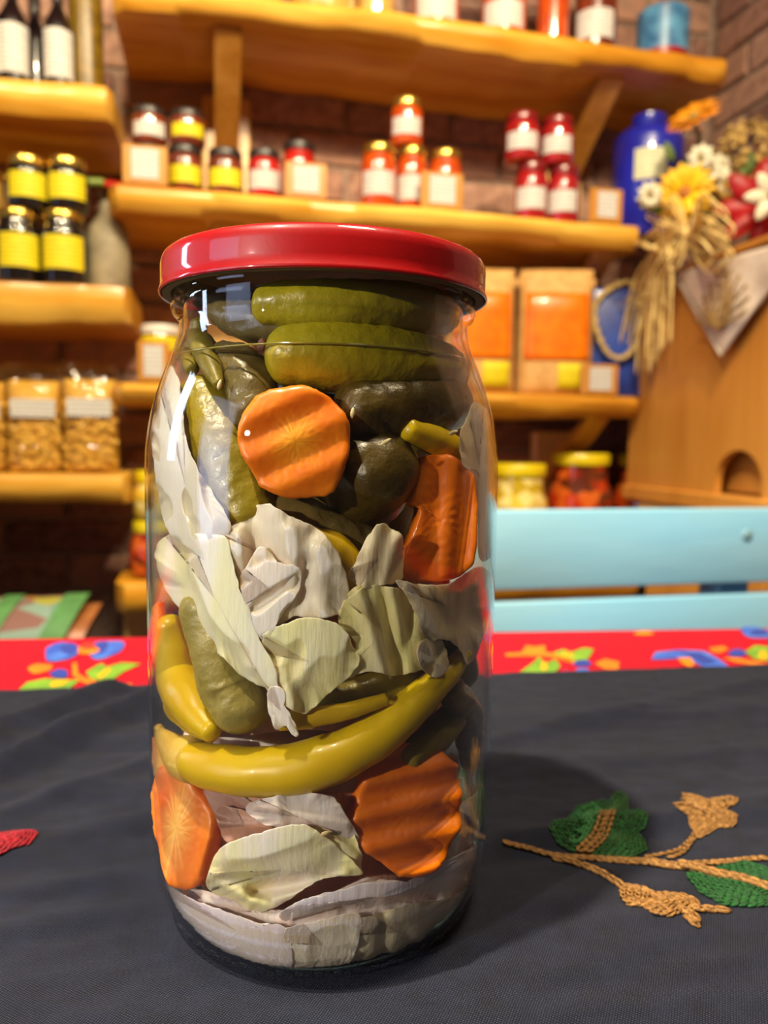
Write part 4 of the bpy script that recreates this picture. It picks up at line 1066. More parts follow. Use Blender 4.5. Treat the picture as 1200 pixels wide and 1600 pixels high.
props(link('lid_seal', mesh('lid_seal', V1, F1, mat('lid_seal', rgb(120, 108, 70), rgb(96, 86, 54), rough=.8, spec=.1), True, 40), jar_root), label='dark brown seal added under the rim of the lid')  # matte ring added so the rim's underside does not mirror the room

def rin(z):
    z *= 1000
    for a, b in zip(INN, INN[1:]):
        if a[1] <= z <= b[1] and b[1] > a[1]: return (a[0] + (b[0] - a[0]) * (z - a[1]) / (b[1] - a[1])) / 1000
    return .0426 if z > 100 else .039
RIN = [rin(i * .0005) for i in range(0, 420)]
def Rz(z): return RIN[max(0, min(419, int(z * 2000)))]
def hit(px, py, d, back=False):
    """where the ray of a pixel meets the surface lying d inside the glass wall"""
    dr = ray(px, py); r = .05 - d; o = CAM
    for _ in range(7):
        a = dr.x ** 2 + dr.y ** 2; b = o.x * dr.x + o.y * dr.y; c = o.x ** 2 + o.y ** 2 - r * r
        q = b * b - a * c
        t = (-b - math.sqrt(q)) / a if q > 0 else -b / a
        p = o + dr * t
        z = max(.0024, min(.2, p.z)); nr = Rz(z) - d
        r = .5 * r + .5 * max(.004, nr)
    rr = math.hypot(p.x, p.y)
    lim = max(.003, Rz(max(.0024, min(.2, p.z))) - d)
    if rr > lim: p.x *= lim / rr; p.y *= lim / rr
    p.z = max(p.z, .0026)
    return p
S = .195 / F       # metres per pixel at the jar's front

# ---- brine
BRINE = clear('brine', (.97, .945, .86, 1), rough=.02, base=.004, power=5)
bp_ = [(max(0, r - .00035), z) for r, z in inn_p if z < .1725]
zt_ = .1725
bp_ += [(.0446, .1731), (.0443, .1728), (.0434, .1725), (.03, .1722), (0, .1722)]
V1, F1 = lathe(bp_, 96, cap=False)
props(link('brine', mesh('brine', V1, F1, BRINE, True)), label='yellowish brine filling the big jar up to its shoulder', cat='brine', kind='stuff')
MEN = mat('meniscus_gleam', rgb(150, 136, 50), rgb(120, 108, 36), rough=.1, coat=1)  # bright line of the meniscus put into the ring's yellowish colour
mp_ = [((.0452) * math.cos(a_), .0452 * math.sin(a_), .1727 + .0003 * math.sin(a_ * 3)) for a_ in [2 * math.pi * i_ / 120 for i_ in range(120)]]
v = tube(mp_, [.00028] * 120, 6, closed=True)
link('meniscus', mesh('meniscus', v[0], v[1], MEN), bpy.data.objects['brine'])

# ---- materials of the vegetables
def carrot_mat(name, c1, c2, core, zs=1.0):
    m = mat(name, rgb(*c1), rgb(*c2), rough=.42, scale=160, coat=.15, trans=.25)
    nt = m.node_tree; N = nt.nodes; Lk = nt.links; b = N['Principled BSDF']; src = b.inputs['Base Color'].links[0].from_socket
    tc = N.new('ShaderNodeTexCoord'); ln = N.new('ShaderNodeVectorMath'); ln.operation = 'LENGTH'; mpc = N.new('ShaderNodeMapping'); mpc.inputs['Scale'].default_value = (1, 1, zs); Lk.new(tc.outputs['Object'], mpc.inputs['Vector']); Lk.new(mpc.outputs[0], ln.inputs[0])
    sx = N.new('ShaderNodeSeparateXYZ'); Lk.new(tc.outputs['Object'], sx.inputs[0])
    at = N.new('ShaderNodeMath'); at.operation = 'ARCTAN2'; Lk.new(sx.outputs['Z'], at.inputs[0]); Lk.new(sx.outputs['X'], at.inputs[1])
    nz = N.new('ShaderNodeTexNoise'); nz.noise_dimensions = '1D'; nz.inputs['Scale'].default_value = 7; nz.inputs['Detail'].default_value = 5; Lk.new(at.outputs[0], nz.inputs['W'])
    mr = N.new('ShaderNodeMapRange'); mr.inputs['From Min'].default_value = .0005; mr.inputs['From Max'].default_value = .0075; mr.inputs['To Min'].default_value = .75; mr.inputs['To Max'].default_value = 0; Lk.new(ln.outputs['Value'], mr.inputs['Value'])
    pw = N.new('ShaderNodeMath'); pw.operation = 'POWER'; pw.inputs[1].default_value = 2.2; Lk.new(nz.outputs['Fac'], pw.inputs[0])
    m2 = N.new('ShaderNodeMath'); m2.operation = 'MULTIPLY'; Lk.new(mr.outputs[0], m2.inputs[0]); Lk.new(pw.outputs[0], m2.inputs[1])
    m3 = N.new('ShaderNodeMath'); m3.operation = 'MULTIPLY'; m3.inputs[1].default_value = 5.0; m3.use_clamp = True; Lk.new(m2.outputs[0], m3.inputs[0])
    mx = N.new('ShaderNodeMixRGB'); mx.inputs[2].default_value = rgb(*core); Lk.new(m3.outputs[0], mx.inputs[0]); Lk.new(src, mx.inputs[1]); Lk.new(mx.outputs[0], b.inputs['Base Color'])
    return m
CAR1 = carrot_mat('carrot_bright', (226, 112, 0), (238, 132, 2), (255, 180, 40))
CAR2 = carrot_mat('carrot_deep', (218, 104, 0), (232, 120, 2), (230, 116, 4))
CAR3 = carrot_mat('carrot_light', (232, 112, 10), (240, 134, 26), (255, 206, 110), .4)
CORE = mat('carrot_core', rgb(246, 164, 66), rgb(236, 132, 40), rough=.45, scale=240, coat=.1, trans=.2)
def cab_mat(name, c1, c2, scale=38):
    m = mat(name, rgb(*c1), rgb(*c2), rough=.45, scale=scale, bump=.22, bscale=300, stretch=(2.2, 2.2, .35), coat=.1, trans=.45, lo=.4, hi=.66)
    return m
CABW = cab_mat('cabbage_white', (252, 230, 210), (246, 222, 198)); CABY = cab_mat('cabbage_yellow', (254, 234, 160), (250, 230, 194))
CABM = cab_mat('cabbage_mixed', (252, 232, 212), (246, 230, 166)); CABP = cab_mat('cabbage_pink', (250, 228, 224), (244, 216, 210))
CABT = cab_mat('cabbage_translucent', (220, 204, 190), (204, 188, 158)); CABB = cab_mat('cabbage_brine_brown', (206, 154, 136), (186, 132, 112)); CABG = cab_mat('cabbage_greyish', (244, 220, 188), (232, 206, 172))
PEPY = mat('pepper_yellow', rgb(218, 188, 0), rgb(206, 170, 0), rough=.36, scale=28, coat=.12, trans=.25)
PEPO = mat('pepper_olive_yellow', rgb(200, 166, 2), rgb(180, 144, 2), rough=.36, scale=28, coat=.12, trans=.2)
PEPS = mat('pepper_stalk', rgb(232, 198, 92), rgb(206, 166, 66), rough=.5, scale=90, bump=.3, bscale=300)
OLS = mat('olive_stalk', rgb(140, 122, 26), rgb(112, 98, 20), rough=.45, scale=60, bump=.3, bscale=200)
def gher_mat(name, c1, c2, scale=40): return mat(name, rgb(*c1), rgb(*c2), rough=.38, scale=scale, bump=.35, bscale=240, coat=.15, trans=.1, lo=.3, hi=.7)
GHD = gher_mat('gherkin_dark', (88, 68, 8), (56, 42, 4)); GHO = gher_mat('gherkin_olive', (160, 140, 30), (124, 110, 18))
GHL = gher_mat('gherkin_light', (178, 160, 18), (140, 124, 6), 60); GHG = gher_mat('gherkin_bloom', (168, 152, 84), (128, 116, 44), 90); GHB = gher_mat('gherkin_brown', (126, 106, 58), (92, 78, 36))

# ---- builders (each returns one top-level vegetable)
def pip(poly, n):
    """resample closed polygon to n points"""
    P = poly + [poly[0]]; D = [0]
    for a, b in zip(P, P[1:]): D.append(D[-1] + math.hypot(b[0] - a[0], b[1] - a[1]))
    out = []; i = 0
    for k in range(n):
        s = D[-1] * k / n
        while D[i + 1] < s: i += 1
        f = (s - D[i]) / max(1e-9, D[i + 1] - D[i]); out.append((P[i][0] + (P[i + 1][0] - P[i][0]) * f, P[i][1] + (P[i + 1][1] - P[i][1]) * f))
    return out
def carrot(poly, d, m, label, ridge=25, wl=52, amp=.0009, thick=.006, tilt=(0, 0), phase=0, c=None, core=None, ruff=1.5):
    cx = c[0] if c else sum(p[0] for p in poly) / len(poly); cy = c[1] if c else sum(p[1] for p in poly) / len(poly)
    P0 = hit(cx, cy, d); rad = Vector((P0.x, P0.y, 0)).normalized()
    nrm = (rad + (CAM - P0).normalized() * .8 + RT * tilt[0] + Vector((0, 0, tilt[1]))).normalized()
    B = pip(poly, 96); nr = 26; V = []; Fc = []; rr = random.Random(int(cx))
    B = [(x + ruff * noise.noise(Vector((x * .11, y * .11, 2))), y + ruff * noise.noise(Vector((x * .11, y * .11, 8)))) for x, y in B]
    ca, sa = math.cos(math.radians(ridge)), math.sin(math.radians(ridge))
    def on_plane(x, y):
        q = ray(x, y); return CAM + q * ((P0 - CAM).dot(nrm) / q.dot(nrm))
    for side in (0, 1):
        for k in range(nr + 1):
            t = k / nr
            for x, y in B:
                X, Y = cx + (x - cx) * t, cy + (y - cy) * t
                s = (X - cx) * sa + (Y - cy) * ca
                h = amp * math.sin(2 * math.pi * s / wl + phase) + .00015 * noise.noise(Vector((X * .15, Y * .15, 0)))
                h -= .0007 * max(0, (t - .9) / .1) ** 2
                V.append(on_plane(X, Y) + nrm * (h if side == 0 else amp * math.sin(2 * math.pi * s / wl + phase) - thick))
    nb = len(B); m_ = (nr + 1) * nb
    for side in (0, 1):
        for k in range(nr):
            for i in range(nb):
                j = (i + 1) % nb; a = side * m_
                Fc.append((a + k * nb + i, a + k * nb + j, a + (k + 1) * nb + j, a + (k + 1) * nb + i))
    for i in range(nb): j = (i + 1) % nb; Fc.append((nr * nb + i, nr * nb + j, m_ + nr * nb + j, m_ + nr * nb + i))
    o = world_mesh('carrot_slice', V, Fc, m, origin=P0, label=label, cat='carrot slice')
    if core:
        for q in core: pass
    return o
def leaf(poly, d0, m, label, creases=(), seed=0, thick=.0008, amp=.0011, nsc=.016, edge=0.0, c=None, nb=120, nr=30, wob=2.5, cat='cabbage leaf'):
    cx = c[0] if c else sum(p[0] for p in poly) / len(poly); cy = c[1] if c else sum(p[1] for p in poly) / len(poly)
    B = pip([q for q in dense(list(poly), 160, True)][:-1], nb)
    B = [(x + wob * noise.noise(Vector((x * .07, y * .07, seed))) + wob * .5 * noise.noise(Vector((x * .2, y * .2, seed))), y + wob * noise.noise(Vector((x * .07, y * .07, seed + 5))) + wob * .5 * noise.noise(Vector((x * .2, y * .2, seed + 9)))) for x, y in B]
    V, Fc = [], []; dep = []
    for k in range(nr + 1):
        t = (k / nr) ** .85
        for x, y in B:
            X, Y = cx + (x - cx) * t, cy + (y - cy) * t
            d = d0 + amp * (noise.noise(Vector((X * nsc, Y * nsc, seed * 1.7))) + .12 * noise.noise(Vector((X * nsc * 2.4, Y * nsc * 2.4, seed * 2.1))))
            for cr in creases:
                x0, y0, x1, y1, a, wd = cr[:6]; a *= .8; wd *= 1.25
                dx, dy = x1 - x0, y1 - y0; L2 = dx * dx + dy * dy; L_ = math.sqrt(L2)
                u = ((X - x0) * dx + (Y - y0) * dy) / L2
                sd = ((X - x0) * dy - (Y - y0) * dx) / L_
                if len(cr) > 6:        # a fold: one side stands proud of the other
                    fall = 1 / (1 + math.exp((abs(u - .5) - .55) * 14))
                    d -= a * .5 * math.tanh(sd / wd) * fall
                else:
                    e = max(0, -u, u - 1) * L_
                    d -= a * math.exp(-(sd * sd + e * e) / (wd * wd))
            d += edge * t ** 7 + .0022 * t ** 5 * (noise.noise(Vector((x * .03, y * .03, seed * 3.3))) + .5 * noise.noise(Vector((x * .09, y * .09, seed * 2.3))))
            d = max(.0002, d); V.append(hit(X, Y, d)); dep.append((X, Y, d))
    n = len(V)
    for X, Y, d in dep: V.append(hit(X, Y, d + thick))
    for a in (0, n):
        for k in range(nr):
            for i in range(nb):
                j = (i + 1) % nb; Fc.append((a + k * nb + i, a + k * nb + j, a + (k + 1) * nb + j, a + (k + 1) * nb + i))
    for i in range(nb): j = (i + 1) % nb; Fc.append((nr * nb + i, nr * nb + j, n + nr * nb + j, n + nr * nb + i))
    return world_mesh('cabbage_leaf', V, Fc, m, origin=hit(cx, cy, d0), label=label, cat=cat)
def spine3(pts, extra):
    q = catmull([tuple(map(float, p)) for p in pts], 44); C, Rr = [], []
    for x, y, r in q:
        r = max(r, .5) * S; C.append(hit(x, y, r * .97 + extra)); Rr.append(r)
    for _ in range(6):
        C = [C[0]] + [(C[i - 1] + C[i] * 2 + C[i + 1]) / 4 for i in range(1, len(C) - 1)] + [C[-1]]
        Rr = [Rr[0]] + [(Rr[i - 1] + Rr[i] * 2 + Rr[i + 1]) / 4 for i in range(1, len(Rr) - 1)] + [Rr[-1]]
    return C, Rr
def rounded(C, Rr, a=True, b=True):
    """add dome caps to a tube's ends"""
    n = 6
    def cap(p, r, d):
        return [(p + d * (r * .8 * math.sin(math.pi / 2 * k / n)), r * math.cos(math.pi / 2 * k / n) + .0001) for k in range(1, n + 1)]
    if b:
        for p, r in cap(C[-1], Rr[-1], (C[-1] - C[-3]).normalized()): C.append(p); Rr.append(r)
    if a:
        e = cap(C[0], Rr[0], (C[0] - C[2]).normalized()); C[:0] = [p for p, _ in e[::-1]]; Rr[:0] = [r for _, r in e[::-1]]
    return C, Rr
def gherkin(pts, extra, m, label, bump=.0005, caps=(True, True), C3=None, nsc=260):
    C, Rr = C3 if C3 else spine3(pts, extra)
    C, Rr = rounded(list(C), list(Rr), *caps)
    v = tube(C, Rr, 36, lambda p, t, a: bump * (noise.noise(p * nsc) + .6 * noise.noise(p * nsc * 2.7) + .35 * math.sin(a * 6 + 9 * t)))
    mid = C[len(C) // 2]
    return world_mesh('gherkin', v[0], v[1], m, origin=mid, label=label, cat='gherkin')
def pepper(pts, extra, m, label, stalk=None, bump=.0004, calyx=None, caps=(True, True)):
    C, Rr = spine3(pts, extra); C, Rr = rounded(C, Rr, *caps)
    t = empty('pickled_pepper', C[len(C) // 2], 0, label=label, cat='pepper')
    v = tube(C, Rr, 32, lambda p, tt, a: bump * (noise.noise(p * 130) + .5 * noise.noise(p * 330)))
    world_mesh('fruit', v[0], v[1], m, t)
    if stalk:
        C2, R2 = spine3(stalk[0], extra * .6); v = tube(C2, R2, 16, lambda p, tt, a: .0002 * math.sin(a * 5)); world_mesh('stalk', v[0], v[1], stalk[1], t)
    return t

# ---- vegetables deep inside and at the far side of the jar
k = 0
ring = [(-1.05, .031, .125), (-.35, .034, .128), (.35, .034, .120), (1.0, .032, .126), (1.75, .034, .12), (2.6, .034, .126), (3.5, .034, .122), (4.3, .034, .125)]
names = ['hidden behind the bright carrot slice', 'behind the long strip of cabbage', 'behind the yellow pepper', 'in the shade at the jar wall', 'at the far wall of the jar', 'at the far wall beside another', 'at the far side near the window', 'at the window side of the jar']
for (a, r, zc), nm in zip(ring, names):
    a2 = a - math.pi / 2; p = Vector((r * .92 * math.cos(a2) * .86, r * .92 * math.sin(a2) * .5 + .012, zc))
    C = [p + Vector((.004 * math.sin(i * .5 + a), .002 * i / 10, (i - 8) * .0052)) for i in range(17)]
    gherkin(None, 0, (GHD, GHO, GHB)[int(a * 10) % 3], 'gherkin standing upright inside the jar ' + nm, C3=(C, [.0118 * (1 - .25 * abs(i - 8) / 8) for i in range(17)]))
for (x, y, z, m, nm) in ((-.020, .008, .045, CABP, 'pinkish cabbage wad low in the jar, window side'), (.016, .012, .05, CABB, 'brownish cabbage wad low in the jar, shaded side'), (0, -.006, .028, CABP, 'pinkish cabbage wad low in the middle of the jar')):
    bm_ = bmesh.new(); bmesh.ops.create_icosphere(bm_, subdivisions=4, radius=.024)
    V = []
    for v_ in bm_.verts:
        q = v_.co; f = 1 + .28 * noise.noise(q * 70 + Vector((x * 90, 0, 0))) + .14 * noise.noise(q * 190)
        w_ = Vector((q.x * f * 1.05 + x, q.y * f + y, q.z * f * .9 + z)); rr_ = math.hypot(w_.x, w_.y); lim = Rz(max(.004, w_.z)) - .006
        if rr_ > lim: w_.x *= lim / rr_; w_.y *= lim / rr_
        w_.z = max(.006, w_.z); V.append(w_)
    bm_.verts.index_update(); Fc = [[q.index for q in f.verts] for f in bm_.faces]; bm_.free()
    world_mesh('cabbage_leaf', V, Fc, m, label=nm, cat='cabbage leaf')

# ---- upper part
gherkin([(452, 557, 50), (500, 556, 58), (560, 560, 60), (640, 570, 56), (700, 580, 46)], .0018, GHL, 'olive gherkin lying crosswise above the bright carrot slice', caps=(True, True), bump=.0003)
V0, F0 = lathe([(.0004, -.0003), (.0021, 0), (.0023, .0004), (.0012, .0008), (.0003, .0006)], 12)
q = hit(409, 541, .006); mm = Matrix.Translation(q) @ Vector((-.85, -.5, .1)).to_track_quat('Z', 'Y').to_matrix().to_4x4()
v = xform((V0, F0), mm); sc_o = world_mesh('blossom_scar', v[0], v[1], mat('scar_brown', rgb(140, 84, 50), rgb(110, 62, 40), rough=.6, scale=300))
gl_ = [o for o in bpy.data.objects if o.name == 'gherkin.008' or o.get('label', '').startswith('olive gherkin lying')][0]
sc_o.parent = gl_; sc_o.location = sc_o.location - gl_.location
gherkin([(560, 640, 50), (610, 640, 60), (680, 630, 62), (735, 615, 50)], .004, GHD, 'dark gherkin in the shade under the shoulder of the jar')
gherkin([(420, 476, 34), (520, 480, 44), (640, 484, 46), (720, 498, 34)], .001, GHL, 'dark gherkin lying in the neck above the brine')
gherkin([(320, 470, 22), (380, 500, 34), (450, 508, 34)], .006, GHB, 'brownish gherkin end in the neck behind the meniscus')
gherkin([(350, 560, 30), (384, 585, 42), (400, 640, 44)], .005, GHB, 'greyish brown gherkin between pepper stalk and olive gherkin')
gherkin([(318, 622, 44), (345, 680, 60), (370, 740, 62), (392, 800, 54)], .003, GHO, 'olive gherkin standing beside the bright carrot slice')
p_ = hit(592, 730, .0125); d_ = (Vector((-.01, .02, .105)) - p_).normalized()
gherkin(None, 0, GHD, 'dark green faceted gherkin end beside the bright carrot slice', bump=.0005, nsc=110, C3=([p_ + d_ * (.0022 * i) for i in range(16)], [.0114 + .0003 * min(i, 4) for i in range(16)]))
gherkin([(430, 800, 50), (520, 850, 54), (600, 880, 50)], .009, GHB, 'shaded gherkin behind the middle cabbage leaves')
pepper([(282, 505, 15), (288, 540, 18), (300, 575, 12)], .002, OLS, 'olive pepper tip at the shoulder of the jar, window side', bump=.0005)
pepper([(300, 520, 16), (318, 545, 22), (330, 572, 18), (341, 598, 9)], .0015, OLS, 'bent olive pepper stalk hanging below the meniscus', bump=.0006)
pepper([(640, 672, 20), (690, 694, 26), (735, 720, 20)], .004, PEPY, 'yellow pepper end peeping over the deep orange carrot', bump=.0003)
pepper([(490, 838, 16), (524, 862, 30), (552, 894, 26), (570, 930, 16)], .004, PEPO, 'olive yellow pepper between the middle cabbage leaves')
C1 = [(370, 688), (371, 668), (380, 643), (398, 618), (420, 607), (470, 600), (492, 607), (515, 620), (540, 646), (546, 662), (546, 705), (536, 740), (520, 770), (508, 776), (452, 780), (428, 772), (405, 760), (388, 730), (374, 706)]
carrot(C1, .0030, CAR1, 'bright orange crinkle-cut carrot slice, roundest and uppermost in the jar', ridge=24, wl=60, amp=.00055, c=(462, 689), phase=1.9, tilt=(.0, .05))
carrot([(657, 714), (676, 710), (700, 709), (722, 718), (742, 742), (747, 790), (746, 850), (741, 882), (720, 902), (690, 909), (655, 909), (630, 905), (626, 880), (640, 845), (655, 800), (655, 785), (640, 788), (630, 778), (640, 752)], .0032, CAR2, 'deep orange carrot slice in the shade at the jar wall', ridge=86, wl=46, amp=.0006, tilt=(-.35, .1), c=(690, 815), thick=.007)

# ---- cabbage of the middle
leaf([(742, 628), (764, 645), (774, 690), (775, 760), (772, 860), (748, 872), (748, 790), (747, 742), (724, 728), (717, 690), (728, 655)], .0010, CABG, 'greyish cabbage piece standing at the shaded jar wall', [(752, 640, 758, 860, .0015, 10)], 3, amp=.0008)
leaf([(250, 575), (262, 570), (276, 584), (284, 630), (292, 690), (312, 738), (334, 772), (360, 818), (352, 850), (330, 880), (296, 858), (264, 832), (250, 790), (240, 720), (236, 650), (240, 600)], .0008, CABT, 'long pale cabbage strip reaching up the window side of the jar', [(258, 590, 270, 760, .0022, 9), (275, 620, 310, 800, .0018, 9), (300, 740, 330, 840, .0014, 8), (262, 700, 290, 850, .0016, 7)], 1, amp=.0014, c=(290, 760))
leaf([(272, 832), (245, 852), (242, 872), (258, 920), (290, 962), (325, 1005), (360, 1040), (392, 1066), (416, 1076), (430, 1100), (436, 1082), (428, 1040), (404, 996), (388, 950), (372, 912), (362, 870), (352, 838), (318, 836)], .0010, CABM, 'broad cabbage leaf sloping down over the greyish gherkin', [(276, 836, 340, 1000, .0030, 10, 's'), (330, 850, 420, 1060, .0022, 10), (300, 880, 390, 1040, .0016, 9), (356, 960, 425, 1068, .0018, 7, 's')], 2, amp=.0012, c=(335, 935))
leaf([(330, 822), (356, 826), (372, 812), (400, 790), (424, 788), (452, 806), (490, 822), (512, 842), (536, 880), (548, 950), (520, 962), (482, 966), (462, 962), (440, 975), (404, 1000), (388, 960), (372, 915), (362, 870), (352, 845)], .0022, CABW, 'crumpled white cabbage leaf below the bright carrot slice', [(400, 795, 392, 985, -.0030, 14), (455, 830, 470, 960, .0022, 14), (500, 850, 505, 960, .0018, 12), (430, 800, 540, 900, .0010, 16), (372, 830, 388, 930, .0024, 9), (478, 880, 462, 965, -.0022, 8)], 4, amp=.0014, c=(450, 885))
leaf([(374, 906), (388, 880), (408, 854), (436, 878), (462, 884), (471, 896), (466, 926), (440, 962), (416, 1000), (402, 990), (388, 958)], .0006, CABW, 'small ribbed inner cabbage fold in the middle of the jar', [(384, 900, 432, 880, .0010, 6), (390, 925, 452, 890, .0020, 9), (395, 950, 465, 905, -.0016, 7), (404, 985, 450, 930, .0018, 8)], 6, amp=.0006, c=(424, 922))
leaf([(404, 1000), (420, 985), (446, 974), (484, 964), (530, 976), (552, 1008), (563, 1030), (546, 1058), (520, 1078), (500, 1097), (476, 1115), (450, 1106), (436, 1094), (424, 1060), (412, 1030)], .0012, CABY, 'cream cabbage leaf in the middle ending in a pointed lower corner', [(420, 995, 548, 1020, .0026, 12, 's'), (446, 980, 460, 1100, .0012, 12), (470, 1068, 530, 1075, .0024, 9, 's'), (500, 985, 470, 1060, .0016, 10), (440, 1040, 455, 1110, .0016, 8)], 5, amp=.0012, c=(484, 1035))
leaf([(421, 1076), (434, 1072), (446, 1084), (444, 1100), (456, 1120), (467, 1147), (456, 1150), (446, 1134), (432, 1140), (422, 1120), (418, 1096)], .0004, CABW, 'torn ribbon of cabbage hanging over the greyish gherkin', [(430, 1080, 450, 1140, .0012, 5)], 7, amp=.0004, nb=70, nr=12)
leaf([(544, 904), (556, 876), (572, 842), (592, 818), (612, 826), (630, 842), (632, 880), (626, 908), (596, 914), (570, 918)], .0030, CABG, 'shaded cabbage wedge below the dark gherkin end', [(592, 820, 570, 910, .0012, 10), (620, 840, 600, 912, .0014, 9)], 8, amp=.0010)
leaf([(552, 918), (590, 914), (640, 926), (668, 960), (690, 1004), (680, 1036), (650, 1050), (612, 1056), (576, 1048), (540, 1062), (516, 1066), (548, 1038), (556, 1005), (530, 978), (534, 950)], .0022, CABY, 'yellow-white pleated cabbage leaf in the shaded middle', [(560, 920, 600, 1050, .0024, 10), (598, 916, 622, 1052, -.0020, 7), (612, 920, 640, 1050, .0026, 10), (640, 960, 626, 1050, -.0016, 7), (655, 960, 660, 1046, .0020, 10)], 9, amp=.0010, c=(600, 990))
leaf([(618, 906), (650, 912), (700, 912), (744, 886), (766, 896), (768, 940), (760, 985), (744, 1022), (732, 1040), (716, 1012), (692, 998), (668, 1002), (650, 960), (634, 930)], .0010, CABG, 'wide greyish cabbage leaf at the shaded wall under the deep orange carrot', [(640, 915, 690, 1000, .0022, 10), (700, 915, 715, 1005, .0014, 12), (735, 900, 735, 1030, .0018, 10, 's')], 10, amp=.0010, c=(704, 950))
leaf([(656, 1004), (672, 996), (690, 998), (698, 1020), (700, 1044), (684, 1059), (668, 1054), (656, 1040), (650, 1020)], .0004, CABG, 'small curled cabbage end above the long pepper', [(660, 1010, 690, 1050, .0018, 6), (690, 1010, 672, 1050, -.0014, 5)], 11, amp=.0006, nb=70, nr=14)

# ---- peppers and gherkins of the lower middle
pepper([(244, 978, 24), (258, 1015, 36), (280, 1066, 42), (308, 1112, 34), (330, 1140, 18)], .0016, PEPY, 'yellow pepper standing at the window-side wall behind the greyish gherkin')
pepper([(240, 1082, 12), (262, 1098, 20), (300, 1126, 22), (330, 1146, 14)], .0035, PEPO, 'small yellow pepper tucked under the standing yellow pepper')
gherkin([(322, 950, 46), (350, 1015, 56), (368, 1070, 60), (380, 1106, 50)], .0008, GHG, 'greyish bloomed gherkin whose end rests on the long pepper', bump=.0004)
pepper([(296, 1186, 30), (330, 1198, 38), (390, 1206, 40), (450, 1204, 41), (510, 1190, 41), (570, 1162, 38), (625, 1122, 33), (670, 1080, 28), (704, 1048, 22), (726, 1022, 14)], .0006, PEPY, 'long curved yellow pepper lying across the lower half of the jar', stalk=([(236, 1136, 8), (252, 1150, 14), (268, 1166, 25), (284, 1180, 36), (300, 1186, 40), (308, 1188, 40)], PEPS))
gherkin([(480, 1110, 26), (540, 1090, 34), (600, 1075, 34), (650, 1060, 24)], .009, GHO, 'olive gherkin lying behind the long yellow pepper')
pepper([(440, 1128, 14), (490, 1120, 17), (540, 1112, 14), (600, 1094, 10)], .004, PEPO, 'narrow olive pepper wedged above the long pepper')
pepper([(640, 1180, 24), (680, 1150, 30), (715, 1110, 26)], .004, OLS, 'olive pepper in the shade below the end of the long pepper')
gherkin([(706, 1080, 26), (738, 1130, 30), (742, 1190, 22)], .0015, GHB, 'brownish gherkin in the shade at the wall beside the long pepper')

gherkin([(690, 950, 30), (708, 1000, 36), (722, 1050, 32)], .0035, GHB, 'brownish gherkin behind the wide greyish cabbage leaf')
# ---- lower part
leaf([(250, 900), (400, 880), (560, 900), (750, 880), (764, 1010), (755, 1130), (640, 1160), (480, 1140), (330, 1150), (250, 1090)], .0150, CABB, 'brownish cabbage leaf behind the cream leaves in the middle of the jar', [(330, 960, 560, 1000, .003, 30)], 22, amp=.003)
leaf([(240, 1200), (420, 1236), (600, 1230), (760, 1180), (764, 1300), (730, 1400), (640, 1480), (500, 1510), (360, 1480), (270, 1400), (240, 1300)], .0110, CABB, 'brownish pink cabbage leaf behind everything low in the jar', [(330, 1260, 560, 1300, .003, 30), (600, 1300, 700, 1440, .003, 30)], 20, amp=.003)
carrot([(236, 1152), (246, 1162), (258, 1180), (264, 1194), (250, 1204), (240, 1216), (235, 1190)], .0020, CAR3, 'small sliver of carrot at the window-side wall under the pepper stalk', ridge=80, wl=60, amp=.0003, tilt=(-.3, 0), thick=.004, ruff=.8)
carrot([(236, 948), (242, 940), (246, 960), (246, 1000), (240, 1040), (235, 1020)], .0024, CAR3, 'thin carrot edge beside the standing yellow pepper', ridge=80, wl=60, amp=.0003, tilt=(-.3, 0), thick=.003, ruff=.6)
carrot([(246, 1200), (262, 1192), (276, 1191), (300, 1222), (312, 1244), (322, 1262), (329, 1284), (326, 1312), (314, 1348), (306, 1376), (296, 1390), (282, 1393), (262, 1382), (246, 1352), (237, 1300), (236, 1240)], .0030, CAR3, 'light orange carrot slice at the window-side wall near the bottom', ridge=78, wl=58, amp=.0008, c=(276, 1290), tilt=(-.25, 0), phase=.8)
leaf([(388, 1256), (420, 1246), (470, 1240), (520, 1246), (548, 1286), (562, 1312), (536, 1308), (500, 1292), (462, 1296), (430, 1292), (404, 1284), (386, 1270)], .0030, CABP, 'pale cabbage leaf tucked under the long yellow pepper', [(400, 1262, 540, 1290, .0020, 10), (430, 1250, 440, 1290, .0016, 8)], 12, amp=.0012)
leaf([(340, 1262), (380, 1266), (420, 1286), (440, 1296), (400, 1306), (360, 1318), (345, 1300)], .0060, CABB, 'brown-tinted cabbage scrap between carrot and pale leaves', [(345, 1290, 420, 1290, .0016, 9)], 13, amp=.0012, nb=80, nr=16)
leaf([(322, 1380), (334, 1340), (352, 1320), (384, 1308), (430, 1294), (470, 1288), (500, 1302), (530, 1324), (556, 1350), (567, 1366), (520, 1370), (486, 1382), (448, 1408), (404, 1426), (366, 1408), (336, 1396)], .0016, CABM, 'large folded cabbage leaf near the bottom with a yellow frilled edge', [(334, 1366, 500, 1306, .0034, 10, 's'), (330, 1376, 420, 1418, .0018, 8), (400, 1376, 520, 1352, .0024, 9, 's'), (396, 1392, 470, 1380, -.0036, 8), (360, 1330, 470, 1300, .0018, 12), (440, 1404, 540, 1366, .0018, 7)], 14, amp=.0012, c=(440, 1360))
leaf([(490, 1290), (520, 1280), (545, 1286), (556, 1310), (566, 1340), (560, 1364), (535, 1340), (512, 1312)], .0034, CABY, 'small yellowish cabbage piece beside the lower carrot', [(505, 1295, 555, 1340, .002, 8)], 15, amp=.001, nb=80, nr=16)
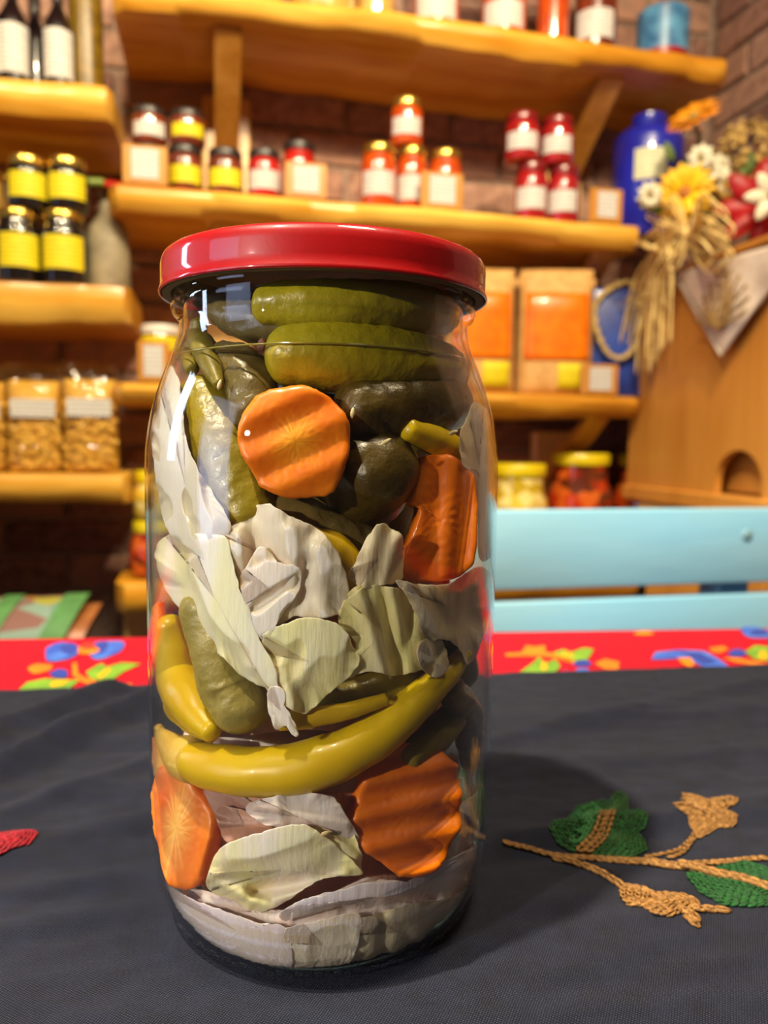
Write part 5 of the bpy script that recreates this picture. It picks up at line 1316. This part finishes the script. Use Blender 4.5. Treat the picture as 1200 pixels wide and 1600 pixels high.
CC = [(563, 1240), (566, 1214), (580, 1190), (602, 1172), (636, 1161), (668, 1164), (694, 1176), (716, 1196), (722, 1230), (722, 1286), (712, 1316), (696, 1346), (676, 1366), (648, 1373), (622, 1369), (598, 1350), (574, 1336), (560, 1312), (547, 1284), (558, 1264)]
carrot(CC, .0032, CAR2, 'deep orange crinkle-cut carrot slice, lowest of the jar, with scalloped edge', ridge=12, wl=51, amp=.0011, c=(640, 1268), phase=2.6, tilt=(.1, .0), ruff=3)
leaf([(246, 1376), (290, 1400), (340, 1420), (400, 1440), (448, 1450), (458, 1500), (450, 1527), (400, 1524), (350, 1508), (300, 1476), (262, 1430), (246, 1400)], .0002, CABP, 'pale pink cabbage leaf pressed against the bottom curve, window side', [(290, 1408, 440, 1470, .0014, 16), (320, 1440, 450, 1490, .0010, 12)], 16, amp=.0008, c=(370, 1455))
leaf([(286, 1392), (340, 1396), (400, 1416), (450, 1420), (520, 1400), (570, 1372), (612, 1388), (600, 1420), (540, 1450), (470, 1462), (400, 1462), (330, 1434)], .0042, CABP, 'pinkish cabbage leaf between the folded leaf and the bottom leaves', [(320, 1410, 450, 1444, .0020, 12), (460, 1430, 590, 1400, .0020, 12)], 23, amp=.0012, c=(450, 1428))
leaf([(436, 1428), (480, 1404), (540, 1388), (600, 1374), (650, 1380), (690, 1366), (728, 1330), (756, 1322), (752, 1352), (728, 1392), (690, 1410), (640, 1416), (580, 1430), (520, 1442), (466, 1446)], .0014, CABP, 'long pale cabbage fold below the lowest carrot slice', [(450, 1436, 640, 1384, .0030, 11, 's'), (480, 1412, 620, 1388, .0016, 9), (600, 1400, 740, 1340, .0018, 11), (540, 1420, 680, 1404, -.0018, 8)], 17, amp=.0010, c=(590, 1402))
leaf([(446, 1452), (490, 1440), (540, 1428), (564, 1430), (562, 1466), (550, 1500), (530, 1526), (480, 1529), (452, 1526), (446, 1480)], .0002, CABW, 'pale cabbage corner at the bottom in front', [(455, 1460, 555, 1440, .0018, 9, 's'), (470, 1450, 480, 1500, .0010, 10)], 18, amp=.0006)
leaf([(556, 1440), (600, 1424), (650, 1410), (700, 1404), (742, 1380), (740, 1412), (712, 1456), (664, 1500), (612, 1520), (552, 1528), (538, 1506), (552, 1470)], .0010, CABG, 'shaded cabbage leaf at the bottom curve under the long fold', [(560, 1450, 700, 1410, .0018, 10), (600, 1430, 600, 1500, -.0016, 9), (640, 1420, 660, 1470, .0016, 10)], 19, amp=.0010, c=(625, 1456))
leaf([(716, 1262), (744, 1240), (764, 1228), (764, 1290), (757, 1330), (736, 1352), (716, 1340), (722, 1300)], .0040, CABP, 'crumpled cabbage scrap at the shaded wall beside the lowest carrot', [(740, 1240, 735, 1340, .002, 7), (725, 1270, 755, 1300, .0015, 6)], 21, amp=.0016, nb=80, nr=16)
# ---- floating seeds
V0, F0 = lathe([(.00005, -.0014), (.0005, -.0008), (.0006, 0), (.0004, .0009), (.00005, .0014)], 8)
seed_me = mesh('seed', [Vector((v.x, v.y * .5, v.z)) for v in V0], F0, mat('seed_cream', rgb(226, 210, 160), rgb(210, 190, 130), rough=.4))
for i, (x, y, rz, tx) in enumerate([(551, 645, .1, 'cream seed at the edge between carrot slice and dark gherkin'), (708, 676, 1.2, 'cream seed above the yellow pepper end'), (604, 690, 1.0, 'cream seed stuck on the dark faceted gherkin'), (343, 601, .3, 'cream seed at the tip of the bent olive stalk'), (508, 1302, 1.2, 'cream seed lying on the lower cabbage'), (428, 1052, .5, 'yellow seed on the cream cabbage leaf in the middle')]):
    o = link('seed', seed_me, None, hit(x, y, .0006), (0, rz, 0)); props(o, label=tx, cat='seed', group='loose seeds in the brine')
